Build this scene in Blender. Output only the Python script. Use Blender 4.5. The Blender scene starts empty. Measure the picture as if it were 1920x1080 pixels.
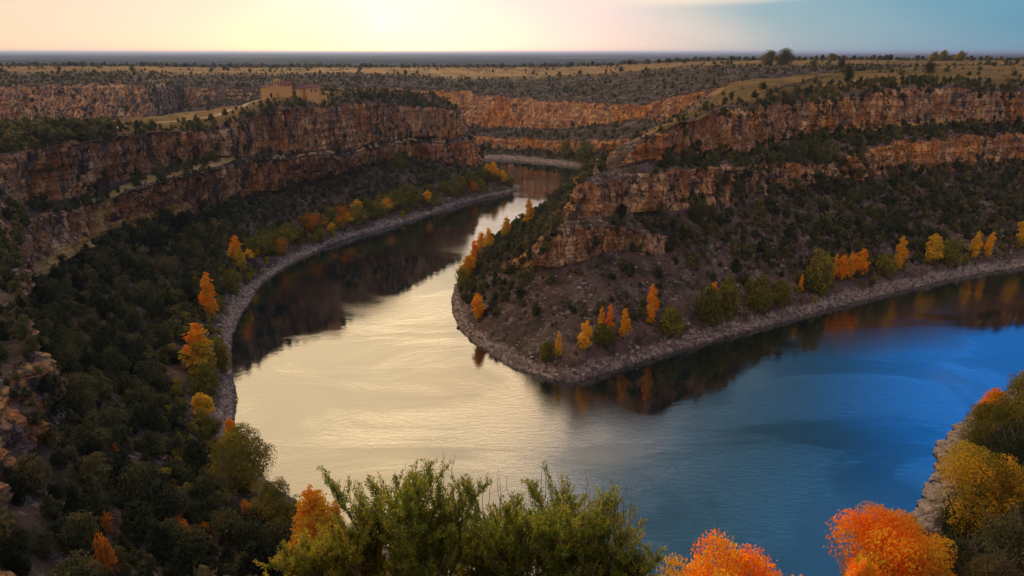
import bpy, math, random
import numpy as np
from mathutils import Vector, Matrix
from mathutils.bvhtree import BVHTree

# ------------------------------------------------------------------ camera
CAMZ = 110.0
PITCH = math.radians(19.07)
FPX = 1280.0
sc = bpy.context.scene
cam_d = bpy.data.cameras.new('camera'); cam = bpy.data.objects.new('camera', cam_d)
sc.collection.objects.link(cam); sc.camera = cam
cam_d.sensor_width = 36; cam_d.lens = 24; cam_d.clip_start = 0.1; cam_d.clip_end = 90000
cam.location = (0, 0, CAMZ); cam.rotation_euler = (math.pi/2 - PITCH, 0, 0)

# ------------------------------------------------------------------ world
SUN_AZ = math.atan2(745-960, 1210)          # from +Y towards +X
SUN_EL = math.radians(4.0)
w = bpy.data.worlds.new('World'); sc.world = w; w.use_nodes = True
nt = w.node_tree; nt.nodes.clear()
class NT:
    def __init__(s, t): s.t = t; s.n = t.nodes; s.l = t.links
    def node(s, typ, **k):
        n = s.n.new(typ)
        for a, b in k.items(): setattr(n, a, b)
        return n
    def put(s, sock, v):
        if isinstance(v, bpy.types.NodeSocket): s.l.new(v, sock)
        elif v is not None:
            if isinstance(v, tuple) and len(v) == 3 and sock.type == 'RGBA': v = v + (1,)
            sock.default_value = v
    def m(s, op, a, b=None, c=None, clamp=False):
        n = s.node('ShaderNodeMath', operation=op, use_clamp=clamp)
        for i, v in enumerate((a, b, c)):
            if v is not None: s.put(n.inputs[i], v)
        return n.outputs[0]
    def mix(s, f, a, b, mode='MIX'):
        n = s.node('ShaderNodeMix', data_type='RGBA', blend_type=mode)
        s.put(n.inputs[0], f); s.put(n.inputs[6], a); s.put(n.inputs[7], b)
        return n.outputs[2]
    def ramp(s, f, stops, interp='LINEAR'):
        n = s.node('ShaderNodeValToRGB'); s.put(n.inputs[0], f)
        r = n.color_ramp; r.interpolation = interp
        while len(r.elements) < len(stops): r.elements.new(0.5)
        for e, (p, c) in zip(r.elements, sorted(stops, key=lambda q: q[0])):
            e.position = p; e.color = tuple(c) + (1,) if not isinstance(c, (int, float)) else (c, c, c, 1)
        return n.outputs[0]
    def noise(s, co, scale, detail=4, rough=.55, dist=0, out=0):
        n = s.node('ShaderNodeTexNoise'); s.put(n.inputs['Vector'], co)
        n.inputs['Scale'].default_value = scale; n.inputs['Detail'].default_value = detail
        n.inputs['Roughness'].default_value = rough; n.inputs['Distortion'].default_value = dist
        return n.outputs[out]
    def mapping(s, co, scale=(1, 1, 1), rot=(0, 0, 0), loc=(0, 0, 0)):
        n = s.node('ShaderNodeMapping'); s.put(n.inputs[0], co)
        n.inputs['Scale'].default_value = scale; n.inputs['Rotation'].default_value = rot; n.inputs['Location'].default_value = loc
        return n.outputs[0]
    def sstep(s, v, a, b):
        n = s.node('ShaderNodeMapRange', interpolation_type='SMOOTHSTEP')
        s.put(n.inputs[0], v); n.inputs[1].default_value = a; n.inputs[2].default_value = b
        return n.outputs[0]
    def attr(s, name, out=2):
        n = s.node('ShaderNodeAttribute', attribute_name=name); return n.outputs[out]

W = NT(nt)
tc = W.node('ShaderNodeTexCoord').outputs['Generated']
sep = W.node('ShaderNodeSeparateXYZ'); W.put(sep.inputs[0], tc)
dx, dy, dz = sep.outputs
az = W.m('ARCTAN2', dx, dy)                       # 0 straight ahead, + to the right
el = W.m('ARCSINE', dz)
azn = W.m('ADD', W.m('DIVIDE', az, 2*math.pi), .5)  # 0..1, .5 = ahead
def A(deg): return .5 + deg/360.0
# a slow wobble so that the cloud veil has soft uneven edges
veil = W.noise(W.mapping(tc, (1.0, 1.0, 5.0)), 2.2, 5, .55)
wob = W.m('MULTIPLY', W.m('SUBTRACT', veil, .5), .07)
azw = W.m('ADD', azn, wob)
# low sky: what shows above the horizon
low = W.ramp(azw, [(0, (.50, .37, .35)), (A(-110), (.75, .50, .38)), (A(-60), (.74, .52, .46)), (A(-38), (.84, .64, .50)),
                   (A(-18), (.82, .64, .60)), (A(-9), (.82, .68, .72)), (A(2), (.74, .60, .68)), (A(13), (.48, .50, .55)),
                   (A(22), (.18, .36, .49)), (A(36), (.03, .25, .44)), (A(80), (.10, .17, .27)), (A(140), (.44, .34, .35)), (1, (.50, .37, .35))])
# high sky: what the water mirrors
hb = [(0, (.25, .20, .20)), (A(-110), (.34, .25, .19)), (A(-60), (.60, .43, .28))]; he_ = [(A(140), (.20, .17, .20)), (1, (.25, .20, .20))]
high1 = W.ramp(azw, hb+[(A(-35), (.98, .69, .37)), (A(-14), (1.04, .75, .41)), (A(2), (1.02, .68, .34)), (A(9), (.48, .36, .27)), (A(14), (.065, .095, .12)), (A(21), (.018, .050, .075)),
                    (A(27), (.008, .055, .12)), (A(31), (.004, .09, .28)), (A(37), (.002, .14, .50)), (A(55), (.01, .09, .26)), (A(80), (.07, .09, .18))]+he_)
high2 = W.ramp(azw, hb+[(A(-35), (.90, .63, .34)), (A(-14), (1.02, .72, .37)), (A(-3), (.80, .58, .34)), (A(4), (.28, .26, .23)), (A(10), (.05, .095, .13)), (A(20), (.033, .085, .125)),
                    (A(30), (.03, .12, .24)), (A(50), (.03, .08, .17)), (A(80), (.10, .11, .19))]+he_)
high = W.mix(W.sstep(W.m('ADD', el, W.m('MULTIPLY', W.m('SUBTRACT', veil, .5), .12)), .50, .60), high1, high2)
f = W.sstep(el, .12, .34)
cn_ = W.noise(W.mapping(tc, (1, 1, 2.2)), 4.5, 5, .6)
wm_ = W.m('MULTIPLY', W.sstep(W.noise(W.mapping(tc, (1, 1, 1.6), (0, 0, 0), (3, 1, 2)), 3.2, 4, .55), .46, .66), W.m('SUBTRACT', 1, W.sstep(az, .0, .15)))
high = W.mix(W.m('MULTIPLY', wm_, .55), high, (.50, .43, .33))
high = W.mix(W.m('MULTIPLY', W.m('MULTIPLY', W.sstep(cn_, .50, .68), W.sstep(az, .12, .25)), .26), high, (.22, .29, .36))
hs = W.node('ShaderNodeVectorMath', operation='SCALE'); W.put(hs.inputs[0], high); hs.inputs[3].default_value = 2.1
col = W.mix(f, low, hs.outputs[0])
# peach band of cloud high over the right horizon
peach = W.m('MULTIPLY', W.sstep(W.m('ADD', W.m('SUBTRACT', el, W.m('MULTIPLY', az, .055)), W.m('MULTIPLY', W.m('SUBTRACT', veil, .5), .02)), .040, .055), W.m('SUBTRACT', 1, W.sstep(el, .16, .30)))
peach = W.m('MULTIPLY', peach, W.m('SUBTRACT', 1, W.sstep(az, .62, .95)))
peach = W.m('MULTIPLY', peach, W.sstep(az, .0, .3))
col = W.mix(W.m('MULTIPLY', peach, .85), col, (.90, .74, .62))
# glow round the sun and a soft disc behind thin cloud
sd = W.node('ShaderNodeVectorMath', operation='DOT_PRODUCT')
W.put(sd.inputs[0], tc)
SE = math.radians(2.4)
sd.inputs[1].default_value = (math.sin(SUN_AZ)*math.cos(SE), math.cos(SUN_AZ)*math.cos(SE), math.sin(SE))
ang = W.m('ARCCOSINE', W.m('MINIMUM', sd.outputs['Value'], 1.0))
g1 = W.m('POWER', 2.718, W.m('MULTIPLY', W.m('POWER', W.m('DIVIDE', ang, .018), 2), -1))
g2 = W.m('POWER', 2.718, W.m('MULTIPLY', W.m('DIVIDE', ang, .10), -1))
col = W.mix(1, col, W.mix(1, W.node('ShaderNodeRGB').outputs[0], (0, 0, 0), 'MULTIPLY'), 'ADD')
def addglow(col, g, c):
    n = W.node('ShaderNodeVectorMath', operation='SCALE'); n.inputs[0].default_value = c; W.put(n.inputs[3], g)
    return W.mix(1, col, n.outputs[0], 'ADD')
col = addglow(col, g1, (.10, .09, .07)); col = addglow(col, g2, (.10, .05, .06))
sky = W.node('ShaderNodeTexSky', sky_type='NISHITA', sun_disc=False, sun_elevation=SUN_EL, sun_rotation=SUN_AZ, altitude=900)
bg1 = W.node('ShaderNodeBackground'); W.put(bg1.inputs[0], sky.outputs[0]); bg1.inputs[1].default_value = .022
bg2 = W.node('ShaderNodeBackground'); W.put(bg2.inputs[0], col); bg2.inputs[1].default_value = .96
add = W.node('ShaderNodeAddShader'); W.l.new(bg1.outputs[0], add.inputs[0]); W.l.new(bg2.outputs[0], add.inputs[1])
wo = W.node('ShaderNodeOutputWorld'); W.l.new(add.outputs[0], wo.inputs[0])

# ------------------------------------------------------------------ sun, exposure
sl = bpy.data.lights.new('sun', 'SUN'); so = bpy.data.objects.new('sun', sl); sc.collection.objects.link(so)
sl.energy = 3.6; sl.angle = math.radians(1.5); sl.color = (1.0, .55, .25)
sdir = Vector((math.sin(SUN_AZ)*math.cos(SUN_EL), math.cos(SUN_AZ)*math.cos(SUN_EL), math.sin(SUN_EL)))
so.rotation_euler = sdir.to_track_quat('Z', 'Y').to_euler(); so.location = (0, 0, 300)
sc.view_settings.view_transform = 'Standard'; sc.view_settings.look = 'None'
sc.view_settings.gamma = 1; sc.view_settings.exposure = 0.0

# ------------------------------------------------------------------ helpers
cP, sP = math.cos(PITCH), math.sin(PITCH)
def ray(px, py):
    a = (py-540)/FPX
    return np.array([(px-960)/FPX, cP - sP*a, -(sP + cP*a)])
def PZ(px, py, z): d = ray(px, py); t = (z-CAMZ)/d[2]; return (d[0]*t, d[1]*t, z)
def PY(px, py, Y): d = ray(px, py); t = Y/d[1]; return (d[0]*t, Y, CAMZ + d[2]*t)
def QY(px, Y, z): return ((px-960)/FPX*(Y*cP + (CAMZ-z)*sP), Y, z)
def project(P):
    P = np.asarray(P, float); x, y, z = P[..., 0], P[..., 1], P[..., 2]-CAMZ
    dep = y*cP - z*sP; up = y*sP + z*cP
    return 960 + FPX*x/dep, 540 - FPX*up/dep, dep

_rs = np.random.RandomState(7); _perm = _rs.permutation(4096); _g = _rs.normal(size=(4096, 3)); _g /= np.linalg.norm(_g, axis=1)[:, None]
def perlin(P):
    P = np.asarray(P, float); I = np.floor(P).astype(np.int64); F = P - I; u = F*F*F*(F*(F*6-15)+10); out = 0
    for i in (0, 1):
        for j in (0, 1):
            for k in (0, 1):
                h = _perm[(_perm[(_perm[(I[..., 0]+i) & 4095] + I[..., 1]+j) & 4095] + I[..., 2]+k) & 4095]
                g = _g[h]; d = g[..., 0]*(F[..., 0]-i) + g[..., 1]*(F[..., 1]-j) + g[..., 2]*(F[..., 2]-k)
                wx = u[..., 0] if i else 1-u[..., 0]; wy = u[..., 1] if j else 1-u[..., 1]; wz = u[..., 2] if k else 1-u[..., 2]
                out = out + d*wx*wy*wz
    return out*1.6
def fbm(P, oct=4, off=0.0):
    P = np.asarray(P, float)+off; s = 0; a = 1; n = 0
    for o in range(oct): s = s + a*perlin(P*(2**o)+o*17.3); n += a; a *= .5
    return s/n
def cellrand(P, seed=0):
    I = np.floor(P).astype(np.int64)+seed*13; return _perm[(_perm[(_perm[I[..., 0] & 4095]+I[..., 1]) & 4095]+I[..., 2]) & 4095]/4096.-.5
def ridged(P, oct=3, off=0.0):
    P = np.asarray(P, float)+off; s = 0; a = 1; n = 0
    for o in range(oct): s = s + a*(1-2*np.abs(perlin(P*(2**o)+o*9.1))); n += a; a *= .5
    return s/n

def make_mesh(name, V, faces, attrs=None, smooth=False):
    """faces: (n,4) or (n,3) int array, or a list of such arrays"""
    me = bpy.data.meshes.new(name)
    if not isinstance(faces, list): faces = [faces]
    faces = [np.asarray(f_, np.int32) for f_ in faces if len(f_)]
    loops = np.concatenate([f_.ravel() for f_ in faces]); cnt = np.concatenate([np.full(len(f_), f_.shape[1], np.int32) for f_ in faces])
    me.vertices.add(len(V)); me.vertices.foreach_set('co', np.asarray(V, np.float32).ravel())
    me.loops.add(len(loops)); me.loops.foreach_set('vertex_index', loops)
    me.polygons.add(len(cnt)); st = np.concatenate([[0], np.cumsum(cnt)[:-1]]).astype(np.int32)
    me.polygons.foreach_set('loop_start', st); me.polygons.foreach_set('loop_total', cnt)
    me.polygons.foreach_set('use_smooth', np.full(len(cnt), smooth))
    for k, v in (attrs or {}).items():
        a = me.attributes.new(k, 'FLOAT', 'POINT'); a.data.foreach_set('value', np.asarray(v, np.float32).ravel())
    me.update(); me.validate()
    return me
def link(name, me, mat=None, parent=None, loc=None):
    o = bpy.data.objects.new(name, me); sc.collection.objects.link(o)
    if mat and me and not me.materials: me.materials.append(mat)
    if parent: o.parent = parent
    if loc is not None: o.location = loc
    return o
def tag(o, label=None, cat=None, group=None, kind=None):
    if label: o['label'] = label
    if cat: o['category'] = cat
    if group: o['group'] = group
    if kind: o['kind'] = kind
    return o

# ------------------------------------------------------------------ materials
def newmat(name):
    m = bpy.data.materials.new(name); m.use_nodes = True; t = NT(m.node_tree); t.n.clear()
    out = t.node('ShaderNodeOutputMaterial'); return m, t, out
def bump(t, h, strength, dist):
    b = t.node('ShaderNodeBump'); t.put(b.inputs['Height'], h); b.inputs['Strength'].default_value = strength; b.inputs['Distance'].default_value = dist
    return b.outputs[0]
def principled(t, out, col, rough=.9, normal=None, spec=.2):
    p = t.node('ShaderNodeBsdfPrincipled'); t.put(p.inputs['Base Color'], col); t.put(p.inputs['Roughness'], rough)
    p.inputs['Specular IOR Level'].default_value = spec
    if normal is not None: t.put(p.inputs['Normal'], normal)
    t.l.new(p.outputs[0], out.inputs[0]); return p

def terrain_mat():
    m, t, out = newmat('canyon_ground')
    co = t.node('ShaderNodeTexCoord').outputs['Object']
    cliff = t.attr('cliff'); beach = t.attr('beach'); top = t.attr('top'); pale = t.attr('pale'); warm = t.attr('warm')
    # limestone: red and ochre patches, grey varnish, dark vertical streaks, thin beds
    big = t.noise(co, .022, 4, .6); mid = t.noise(t.mapping(co, (1, 1, .5)), .11, 5, .62, .6)
    streak = t.noise(t.mapping(co, (1, 1, .12)), .42, 5, .65, .4)
    beds = t.noise(t.mapping(co, (.04, .04, 1)), .9, 5, .7, .3)
    rock = t.ramp(mid, [(.28, (.15, .08, .055)), (.40, (.38, .20, .11)), (.50, (.60, .36, .20)), (.62, (.74, .52, .31)), (.78, (.72, .60, .48))])
    orange = t.ramp(mid, [(.30, (.24, .08, .025)), (.5, (.68, .29, .07)), (.72, (.82, .50, .17))])
    rock = t.mix(t.m('ADD', t.m('MULTIPLY', t.sstep(big, .44, .60), t.m('ADD', .35, t.m('MULTIPLY', warm, .65))), t.m('MAXIMUM', 0, t.m('MULTIPLY', t.m('SUBTRACT', warm, .78), 1.9)), clamp=True), rock, orange)  # warm adds orange, including the painted glow of the far cliffs
    grey = t.ramp(t.noise(co, .7, 4, .7), [(.3, (.075, .062, .065)), (.6, (.22, .18, .175)), (.8, (.36, .31, .29))])
    rock = t.mix(t.sstep(t.m('SUBTRACT', t.noise(t.mapping(co, (1, 1, .35)), .16, 5, .66, .8), t.m('MULTIPLY', t.m('SUBTRACT', warm, .35), .07)), .50, .60), rock, grey)
    rock = t.mix(t.m('MULTIPLY', t.sstep(streak, .535, .66), .82), rock, (.040, .032, .034))
    rock = t.mix(t.m('MULTIPLY', t.m('MULTIPLY', t.sstep(beds, .55, .66), t.sstep(big, .40, .56)), .5), rock, (.10, .055, .04))
    jv = t.node('ShaderNodeTexVoronoi', feature='DISTANCE_TO_EDGE'); wn = t.node('ShaderNodeTexNoise'); t.put(wn.inputs['Vector'], co); wn.inputs['Scale'].default_value = .5
    wa = t.node('ShaderNodeVectorMath', operation='MULTIPLY_ADD'); t.put(wa.inputs[0], wn.outputs['Color']); wa.inputs[1].default_value = (3, 3, 3); t.put(wa.inputs[2], t.mapping(co, (1, 1, .30)))
    t.put(jv.inputs['Vector'], wa.outputs[0]); jv.inputs['Scale'].default_value = .26
    joint = t.m('SUBTRACT', 1, t.sstep(jv.outputs['Distance'], .02, .11))
    cvv = t.node('ShaderNodeTexVoronoi'); t.put(cvv.inputs['Vector'], wa.outputs[0]); cvv.inputs['Scale'].default_value = .26
    scv = t.node('ShaderNodeSeparateColor'); t.put(scv.inputs[0], cvv.outputs['Color'])
    rock = t.mix(1, rock, t.ramp(scv.outputs[0], [(0, (.80, .78, .80)), (.5, (1.1, 1.06, 1.02)), (1, (1.35, 1.25, 1.1))]), 'MULTIPLY')
    rock = t.mix(t.m('MULTIPLY', t.m('MULTIPLY', joint, t.sstep(mid, .36, .58)), .55), rock, (.035, .024, .022))
    # scree and soil
    st = t.node('ShaderNodeTexVoronoi'); t.put(st.inputs['Vector'], co); st.inputs['Scale'].default_value = .9
    stc = t.node('ShaderNodeTexVoronoi'); t.put(stc.inputs['Vector'], co); stc.inputs['Scale'].default_value = .45
    sepc = t.node('ShaderNodeSeparateColor'); t.put(sepc.inputs[0], st.outputs['Color'])
    soil = t.ramp(t.noise(co, .09, 6, .68), [(.3, (.065, .045, .036)), (.5, (.15, .10, .08)), (.68, (.27, .19, .15))])
    stones = t.ramp(sepc.outputs[0], [(0, (.08, .06, .055)), (.6, (.17, .13, .115)), (1, (.40, .33, .28))])
    soil = t.mix(t.sstep(t.noise(co, .14, 5, .75), .47, .60), soil, stones)
    scrub = t.ramp(t.noise(co, .5, 4, .7), [(.3, (.018, .022, .012)), (.7, (.06, .065, .025))])
    soil = t.mix(t.m('MULTIPLY', t.sstep(t.m('ADD', t.noise(co, .10, 7, .75, 0, 0), t.m('MULTIPLY', t.attr('far'), .07)), .52, .60), .8), soil, scrub)
    # plateau grass
    gn = t.noise(co, .018, 6, .7, .5)
    grass = t.ramp(gn, [(.30, (.095, .085, .030)), (.45, (.20, .135, .045)), (.58, (.33, .20, .065)), (.75, (.40, .25, .10))])
    grass = t.mix(t.m('MULTIPLY', t.sstep(t.noise(co, .22, 4, .7), .52, .66), .6), grass, (.09, .075, .035))
    # dry shore stones
    bst = t.ramp(sepc.outputs[0], [(0, (.15, .115, .098)), (.5, (.32, .25, .21)), (1, (.58, .47, .40))])
    bst = t.mix(t.m('MULTIPLY', t.sstep(t.noise(t.mapping(co, (1, 1, 6)), .25, 5, .7), .48, .62), .6), bst, (.13, .095, .085))
    col = t.mix(top, soil, grass)
    col = t.mix(beach, col, bst)
    cn = t.m('ADD', cliff, t.m('MULTIPLY', t.m('SUBTRACT', t.noise(co, .3, 4, .7), .5), .6))
    cmask = t.sstep(cn, .38, .55)
    col = t.mix(cmask, col, rock)
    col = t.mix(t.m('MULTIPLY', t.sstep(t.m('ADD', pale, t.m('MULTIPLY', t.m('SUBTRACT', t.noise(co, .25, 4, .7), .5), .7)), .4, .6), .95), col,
                t.ramp(t.noise(co, .4, 4, .7), [(.3, (.62, .38, .12)), (.7, (.95, .68, .27))]))  # bare ochre, with the left ledge's sunlit gold painted in
    h = t.m('ADD', t.m('MULTIPLY', t.noise(t.mapping(co, (1, 1, .45)), .8, 8, .78), 1.2), t.m('MULTIPLY', beds, .5))
    h = t.m('ADD', h, t.m('MULTIPLY', streak, .8))
    h = t.m('SUBTRACT', h, t.m('MULTIPLY', t.m('MULTIPLY', joint, cmask), .7))
    col = t.mix(t.m('MULTIPLY', t.attr('wet'), .6), col, (.05, .042, .036))
    h = t.m('ADD', h, t.m('MULTIPLY', st.outputs['Distance'], .25))
    n = bump(t, h, .9, 1.3)
    principled(t, out, col, .95, n, .1)
    return m
MT = terrain_mat()

def water_mat():
    m, t, out = newmat('river_water')
    co = t.node('ShaderNodeTexCoord').outputs['Object']
    wind = t.noise(t.mapping(co, (1, 1.6, 1), (0, 0, .5)), .012, 4, .55, .8)
    calm = t.sstep(wind, .40, .62)
    rip = t.noise(t.mapping(co, (1, 1.5, 1), (0, 0, .3)), 1.1, 4, .62)
    rip2 = t.noise(t.mapping(co, (1.0, 1.4, 1), (0, 0, -.2)), .28, 3, .5)
    h = t.m('ADD', t.m('MULTIPLY', rip, t.m('ADD', .004, t.m('MULTIPLY', calm, .030))), t.m('MULTIPLY', rip2, .016))
    n = bump(t, h, 1.0, 1.0)
    deep = t.node('ShaderNodeBsdfDiffuse'); deep.inputs[0].default_value = (.004, .012, .013, 1); t.put(deep.inputs['Normal'], n)
    gl = t.node('ShaderNodeBsdfGlossy'); gl.inputs[0].default_value = (.95, .97, 1, 1); t.put(gl.inputs['Normal'], n)
    t.put(gl.inputs['Roughness'], t.m('ADD', .03, t.m('MULTIPLY', calm, .06)))
    lw = t.node('ShaderNodeFresnel'); lw.inputs[0].default_value = 2.3
    h2 = t.m('MULTIPLY', t.m('ADD', t.noise(t.mapping(co, (1, 1.3, 1), (0, 0, .25)), 1.5, 4, .75), t.m('MULTIPLY', t.noise(t.mapping(co, (1, 2., 1)), .35, 3, .6), 1.2)), t.m('ADD', .04, t.m('MULTIPLY', calm, .42)))
    t.put(lw.inputs['Normal'], bump(t, h2, 1.0, 1.0))
    fac = t.m('ADD', .11, t.m('MULTIPLY', lw.outputs[0], 1.05), clamp=True)
    mx = t.node('ShaderNodeMixShader'); t.put(mx.inputs[0], fac); t.l.new(deep.outputs[0], mx.inputs[1]); t.l.new(gl.outputs[0], mx.inputs[2])
    t.l.new(mx.outputs[0], out.inputs[0]); return m
MW = water_mat()

def foliage_mat(name, stops, rnd=.35, transl=.35, bright=1.0):
    m, t, out = newmat(name)
    tint = t.attr('tint'); oi = t.node('ShaderNodeObjectInfo').outputs['Random']
    f_ = t.m('ADD', tint, t.m('MULTIPLY', t.m('SUBTRACT', oi, .5), rnd))
    c = t.ramp(f_, stops)
    d = t.node('ShaderNodeBsdfDiffuse'); t.put(d.inputs[0], c)
    tr = t.node('ShaderNodeBsdfTranslucent'); t.put(tr.inputs[0], c)
    mx = t.node('ShaderNodeMixShader'); mx.inputs[0].default_value = transl
    t.l.new(d.outputs[0], mx.inputs[1]); t.l.new(tr.outputs[0], mx.inputs[2]); t.l.new(mx.outputs[0], out.inputs[0]); return m
M_JUN = foliage_mat('juniper_foliage', [(0, (.020, .022, .016)), (.3, (.046, .056, .030)), (.6, (.10, .11, .048)), (.8, (.17, .16, .06)), (1, (.25, .18, .08))], .7, .3)
M_OLV = foliage_mat('olive_foliage', [(0, (.06, .075, .018)), (.5, (.22, .21, .040)), (1, (.46, .36, .06))], .3, .4)
M_ORG = foliage_mat('poplar_foliage', [(0, (.08, .10, .018)), (.3, (.30, .24, .03)), (.45, (.70, .50, .04)), (.66, (.92, .54, .035)), (.84, (.96, .43, .025)), (1, (.98, .28, .02))], .25, .5)
M_YEL = foliage_mat('yellow_foliage', [(0, (.08, .10, .02)), (.35, (.32, .28, .035)), (.7, (.85, .58, .05)), (1, (1.0, .52, .04))], .25, .45)
M_RED = foliage_mat('red_foliage', [(0, (.20, .12, .03)), (.4, (.55, .22, .03)), (1, (.92, .28, .03))], .15, .45)
M_DRY = foliage_mat('dry_shrub_foliage', [(0, (.05, .035, .030)), (.5, (.12, .075, .055)), (1, (.22, .13, .08))], .3, .2)
M_SHR = foliage_mat('shrub_foliage', [(0, (.045, .075, .014)), (.4, (.14, .21, .032)), (.75, (.42, .45, .07)), (.93, (.42, .30, .05)), (1, (.45, .16, .04))], .08, .4)
def plain_mat(name, stops, scale=3, rough=.9, bs=.4, bd=.05, zs=1):
    m, t, out = newmat(name); co = t.node('ShaderNodeTexCoord').outputs['Object']
    nz = t.noise(t.mapping(co, (1, 1, zs)), scale, 6, .65)
    principled(t, out, t.ramp(nz, stops), rough, bump(t, nz, bs, bd)); return m
M_BARK = plain_mat('bark', [(.3, (.06, .045, .035)), (.7, (.20, .16, .13))], 4, zs=.3)
M_TWIG = plain_mat('grey_bark', [(.3, (.13, .09, .065)), (.7, (.34, .25, .19))], 14, zs=.3)

# ------------------------------------------------------------------ lofted landforms
def catmull(C, seg):
    """C (n,k,3) control rows -> smooth rows; seg = list of n-1 counts"""
    n = len(C); out = []; sta = []
    for i in range(n-1):
        p0, p1, p2, p3 = C[max(i-1, 0)], C[i], C[i+1], C[min(i+2, n-1)]
        m = seg[i]; t = np.arange(m)/m
        if i == n-2: t = np.append(t, 1.0)
        d1 = np.linalg.norm((p2-p1)[:, :2], axis=1)+1e-3
        d0 = np.linalg.norm((p1-p0)[:, :2], axis=1)+1e-3; d2 = np.linalg.norm((p3-p2)[:, :2], axis=1)+1e-3
        # tangents, limited so that uneven spacing does not overshoot
        m1 = .5*((p1-p0)*np.minimum(1, d1/d0)[:, None] + (p2-p1)) if i > 0 else (p2-p1)
        m2 = .5*((p2-p1) + (p3-p2)*np.minimum(1, d1/d2)[:, None]) if i < n-2 else (p2-p1)
        tt = t[:, None, None]; h00 = 2*tt**3-3*tt**2+1; h10 = tt**3-2*tt**2+tt; h01 = -2*tt**3+3*tt**2; h11 = tt**3-tt**2
        out.append(h00*p1+h10*m1+h01*p2+h11*m2); sta.append(i+t)
    return np.concatenate(out), np.concatenate(sta)
def across(R, sub):
    out = []; lev = []
    for j, m in enumerate(sub):
        t = np.arange(m)/m
        if j == len(sub)-1: t = np.append(t, 1.0)
        out.append(R[:, j:j+1]*(1-t)[None, :, None] + R[:, j+1:j+2]*t[None, :, None]); lev.append(j+t)
    return np.concatenate(out, 1), np.concatenate(lev)
def normals(G):
    a = np.gradient(G, axis=0); b = np.gradient(G, axis=1); n = np.cross(b, a); n /= np.linalg.norm(n, axis=2)[..., None]+1e-9
    n[n[..., 2] < 0] *= -1 if np.mean(n[..., 2]) < 0 else 1
    return n
def box_blur(Z, k, axis):
    if k < 1: return Z
    pad = [(0, 0)]*Z.ndim; pad[axis] = (k, k); Zp = np.pad(Z, pad, mode='edge'); c = np.cumsum(Zp, axis=axis)
    sl1 = [slice(None)]*Z.ndim; sl2 = [slice(None)]*Z.ndim; z = np.zeros_like(np.take(c, [0], axis=axis)); c = np.concatenate([z, c], axis=axis)
    n = Z.shape[axis]; sl1[axis] = slice(2*k+1, 2*k+1+n); sl2[axis] = slice(0, n)
    return (c[tuple(sl1)]-c[tuple(sl2)])/(2*k+1)

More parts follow.
